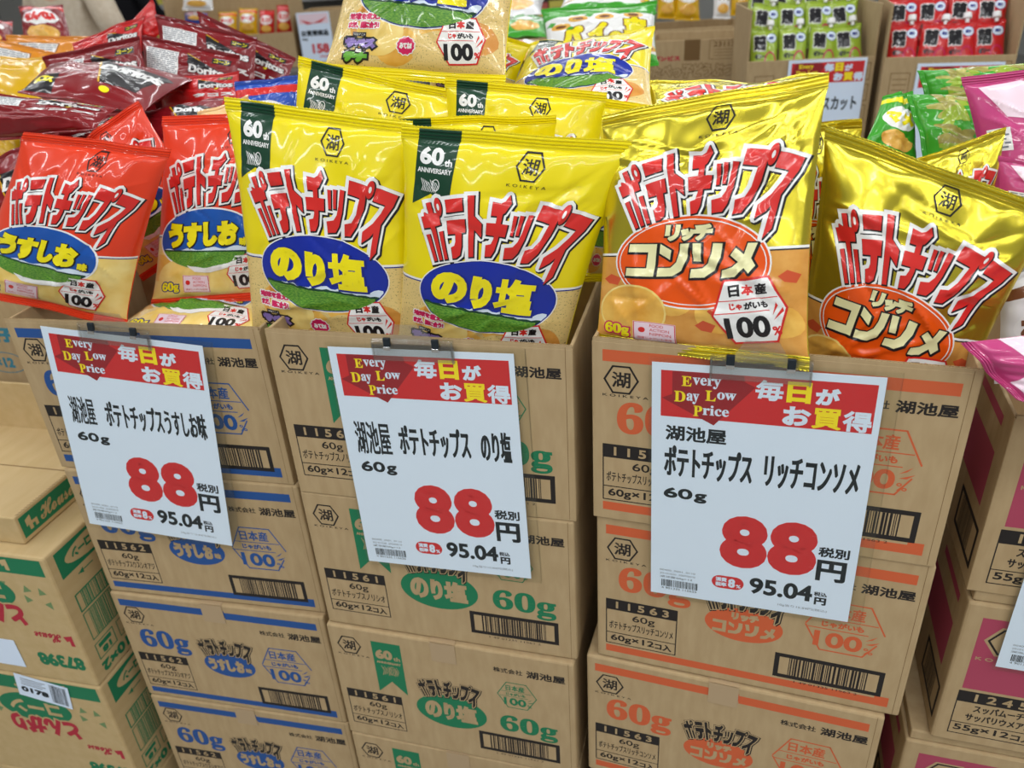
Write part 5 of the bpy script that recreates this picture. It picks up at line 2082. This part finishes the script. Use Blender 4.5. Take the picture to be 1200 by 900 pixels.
def shopper(loc, yaw, label, coat, trousers):
    r = empty('person', loc, (0, 0, yaw), label, 'person')
    ch = [[('pel', (0, 0, .92), (.15, .11)), ('waist', (0, 0, 1.06), (.135, .10)), ('chest', (0, .01, 1.26), (.155, .11)), ('neck', (0, .0, 1.43), .055),
           ('jaw', (0, -.02, 1.50), .068), ('head', (0, -.005, 1.58), (.078, .092)), ('crown', (0, .0, 1.645), (.06, .07))]]
    for s in (-1, 1):
        ch.append([('chest', None, None), ('sh%d' % s, (s * .17, .01, 1.36), .058), ('el%d' % s, (s * .27, .02, 1.13), .045),
                   ('wr%d' % s, (s * .17, -.17, 1.06), .030), ('pa%d' % s, (s * .145, -.225, 1.055), (.034, .017))])
        for f, (dx, L) in enumerate(((-.024, .058), (-.008, .066), (.008, .063), (.024, .050))):
            x0, y0, z0 = s * .145 + dx, -.245, 1.055
            ch.append([('pa%d' % s, None, None), ('f%d%d' % (s, f), (x0, y0 - .012, z0), .0085), ('g%d%d' % (s, f), (x0, y0 - .02 - L * .55, z0 - .012), .008),
                       ('h%d%d' % (s, f), (x0, y0 - .014 - L * .8, z0 - .036), .007)])
        ch.append([('pa%d' % s, None, None), ('t%d' % s, (s * .145 - s * .040, -.225, 1.05), .009), ('u%d' % s, (s * .145 - s * .058, -.255, 1.04), .008)])
        ch.append([('pel', None, None), ('hip%d' % s, (s * .09, 0, .84), .088), ('kn%d' % s, (s * .10, -.01, .47), .056), ('an%d' % s, (s * .10, .02, .09), .038),
                   ('toe%d' % s, (s * .11, -.13, .035), (.04, .03))])
    skinned('body', ch, SKIN, r)
    # face, ears and hair
    f = MB()
    for s in (-1, 1):
        f.tube([(s * .03, -.083, 1.585), (s * .03, -.089, 1.585)], [.010, .006], I_BLK, 8)
        f.tube([(s * .080, .0, 1.60), (s * .088, .004, 1.575), (s * .082, .0, 1.55)], [.010, .015, .008], SKIN, 8)
    f.tube([(0, -.086, 1.59), (0, -.108, 1.55), (0, -.090, 1.54)], [.008, .013, .008], SKIN, 8)
    f.tube([(-.024, -.080, 1.512), (0, -.087, 1.510), (.024, -.080, 1.512)], [.004, .007, .004], P_RED, 8)
    f.build('face', r, smooth=True)
    skinned('hair', [[('a', (0, .03, 1.50), .07), ('b', (0, .025, 1.60), (.092, .085)), ('c', (0, .01, 1.665), (.075, .07))]], HAIR, r)
    cc = [[('pel', (0, 0, .80), (.20, .145)), ('waist', (0, 0, 1.04), (.168, .128)), ('chest', (0, .01, 1.26), (.185, .135)), ('neck', (0, .005, 1.41), .075)]]
    for s in (-1, 1):
        cc.append([('chest', None, None), ('sh%d' % s, (s * .18, .01, 1.36), .078), ('el%d' % s, (s * .28, .02, 1.13), .066), ('wr%d' % s, (s * .185, -.14, 1.065), .05)])
    skinned('coat', cc, coat, r)
    tt = [[('pel', (0, 0, .86), (.165, .12))]]
    for s in (-1, 1):
        tt.append([('pel', None, None), ('hip%d' % s, (s * .09, 0, .80), .10), ('kn%d' % s, (s * .10, -.01, .47), .075), ('an%d' % s, (s * .10, .02, .12), .06)])
        sh = MB()
        sh.rbox(s * .105 - .045, s * .105 + .045, -.18, .07, .0, .075, .02, HAIR)
        sh.build('shoe', r)
    skinned('trousers', tt, trousers, r)
    return r


COAT1 = noisy(mat('cream_wool', rgb(206, 190, 168), 0.9, spec=0.1), rgb(216, 202, 182), 40, 4)
COAT2 = mat('black_cloth', rgb(26, 26, 30), 0.85, spec=0.1)
p1 = at_y(84, 10, 4.5)
shopper((p1[0], 4.5, 0), math.pi - .45, 'person in a cream coat, arm bent, standing behind the red cracker bags', COAT1, COAT2)
p2 = at_y(150, 10, 6.6)
shopper((p2[0], 6.6, 0), 2.6, 'person in black clothes behind the person in the cream coat', COAT2, COAT2)
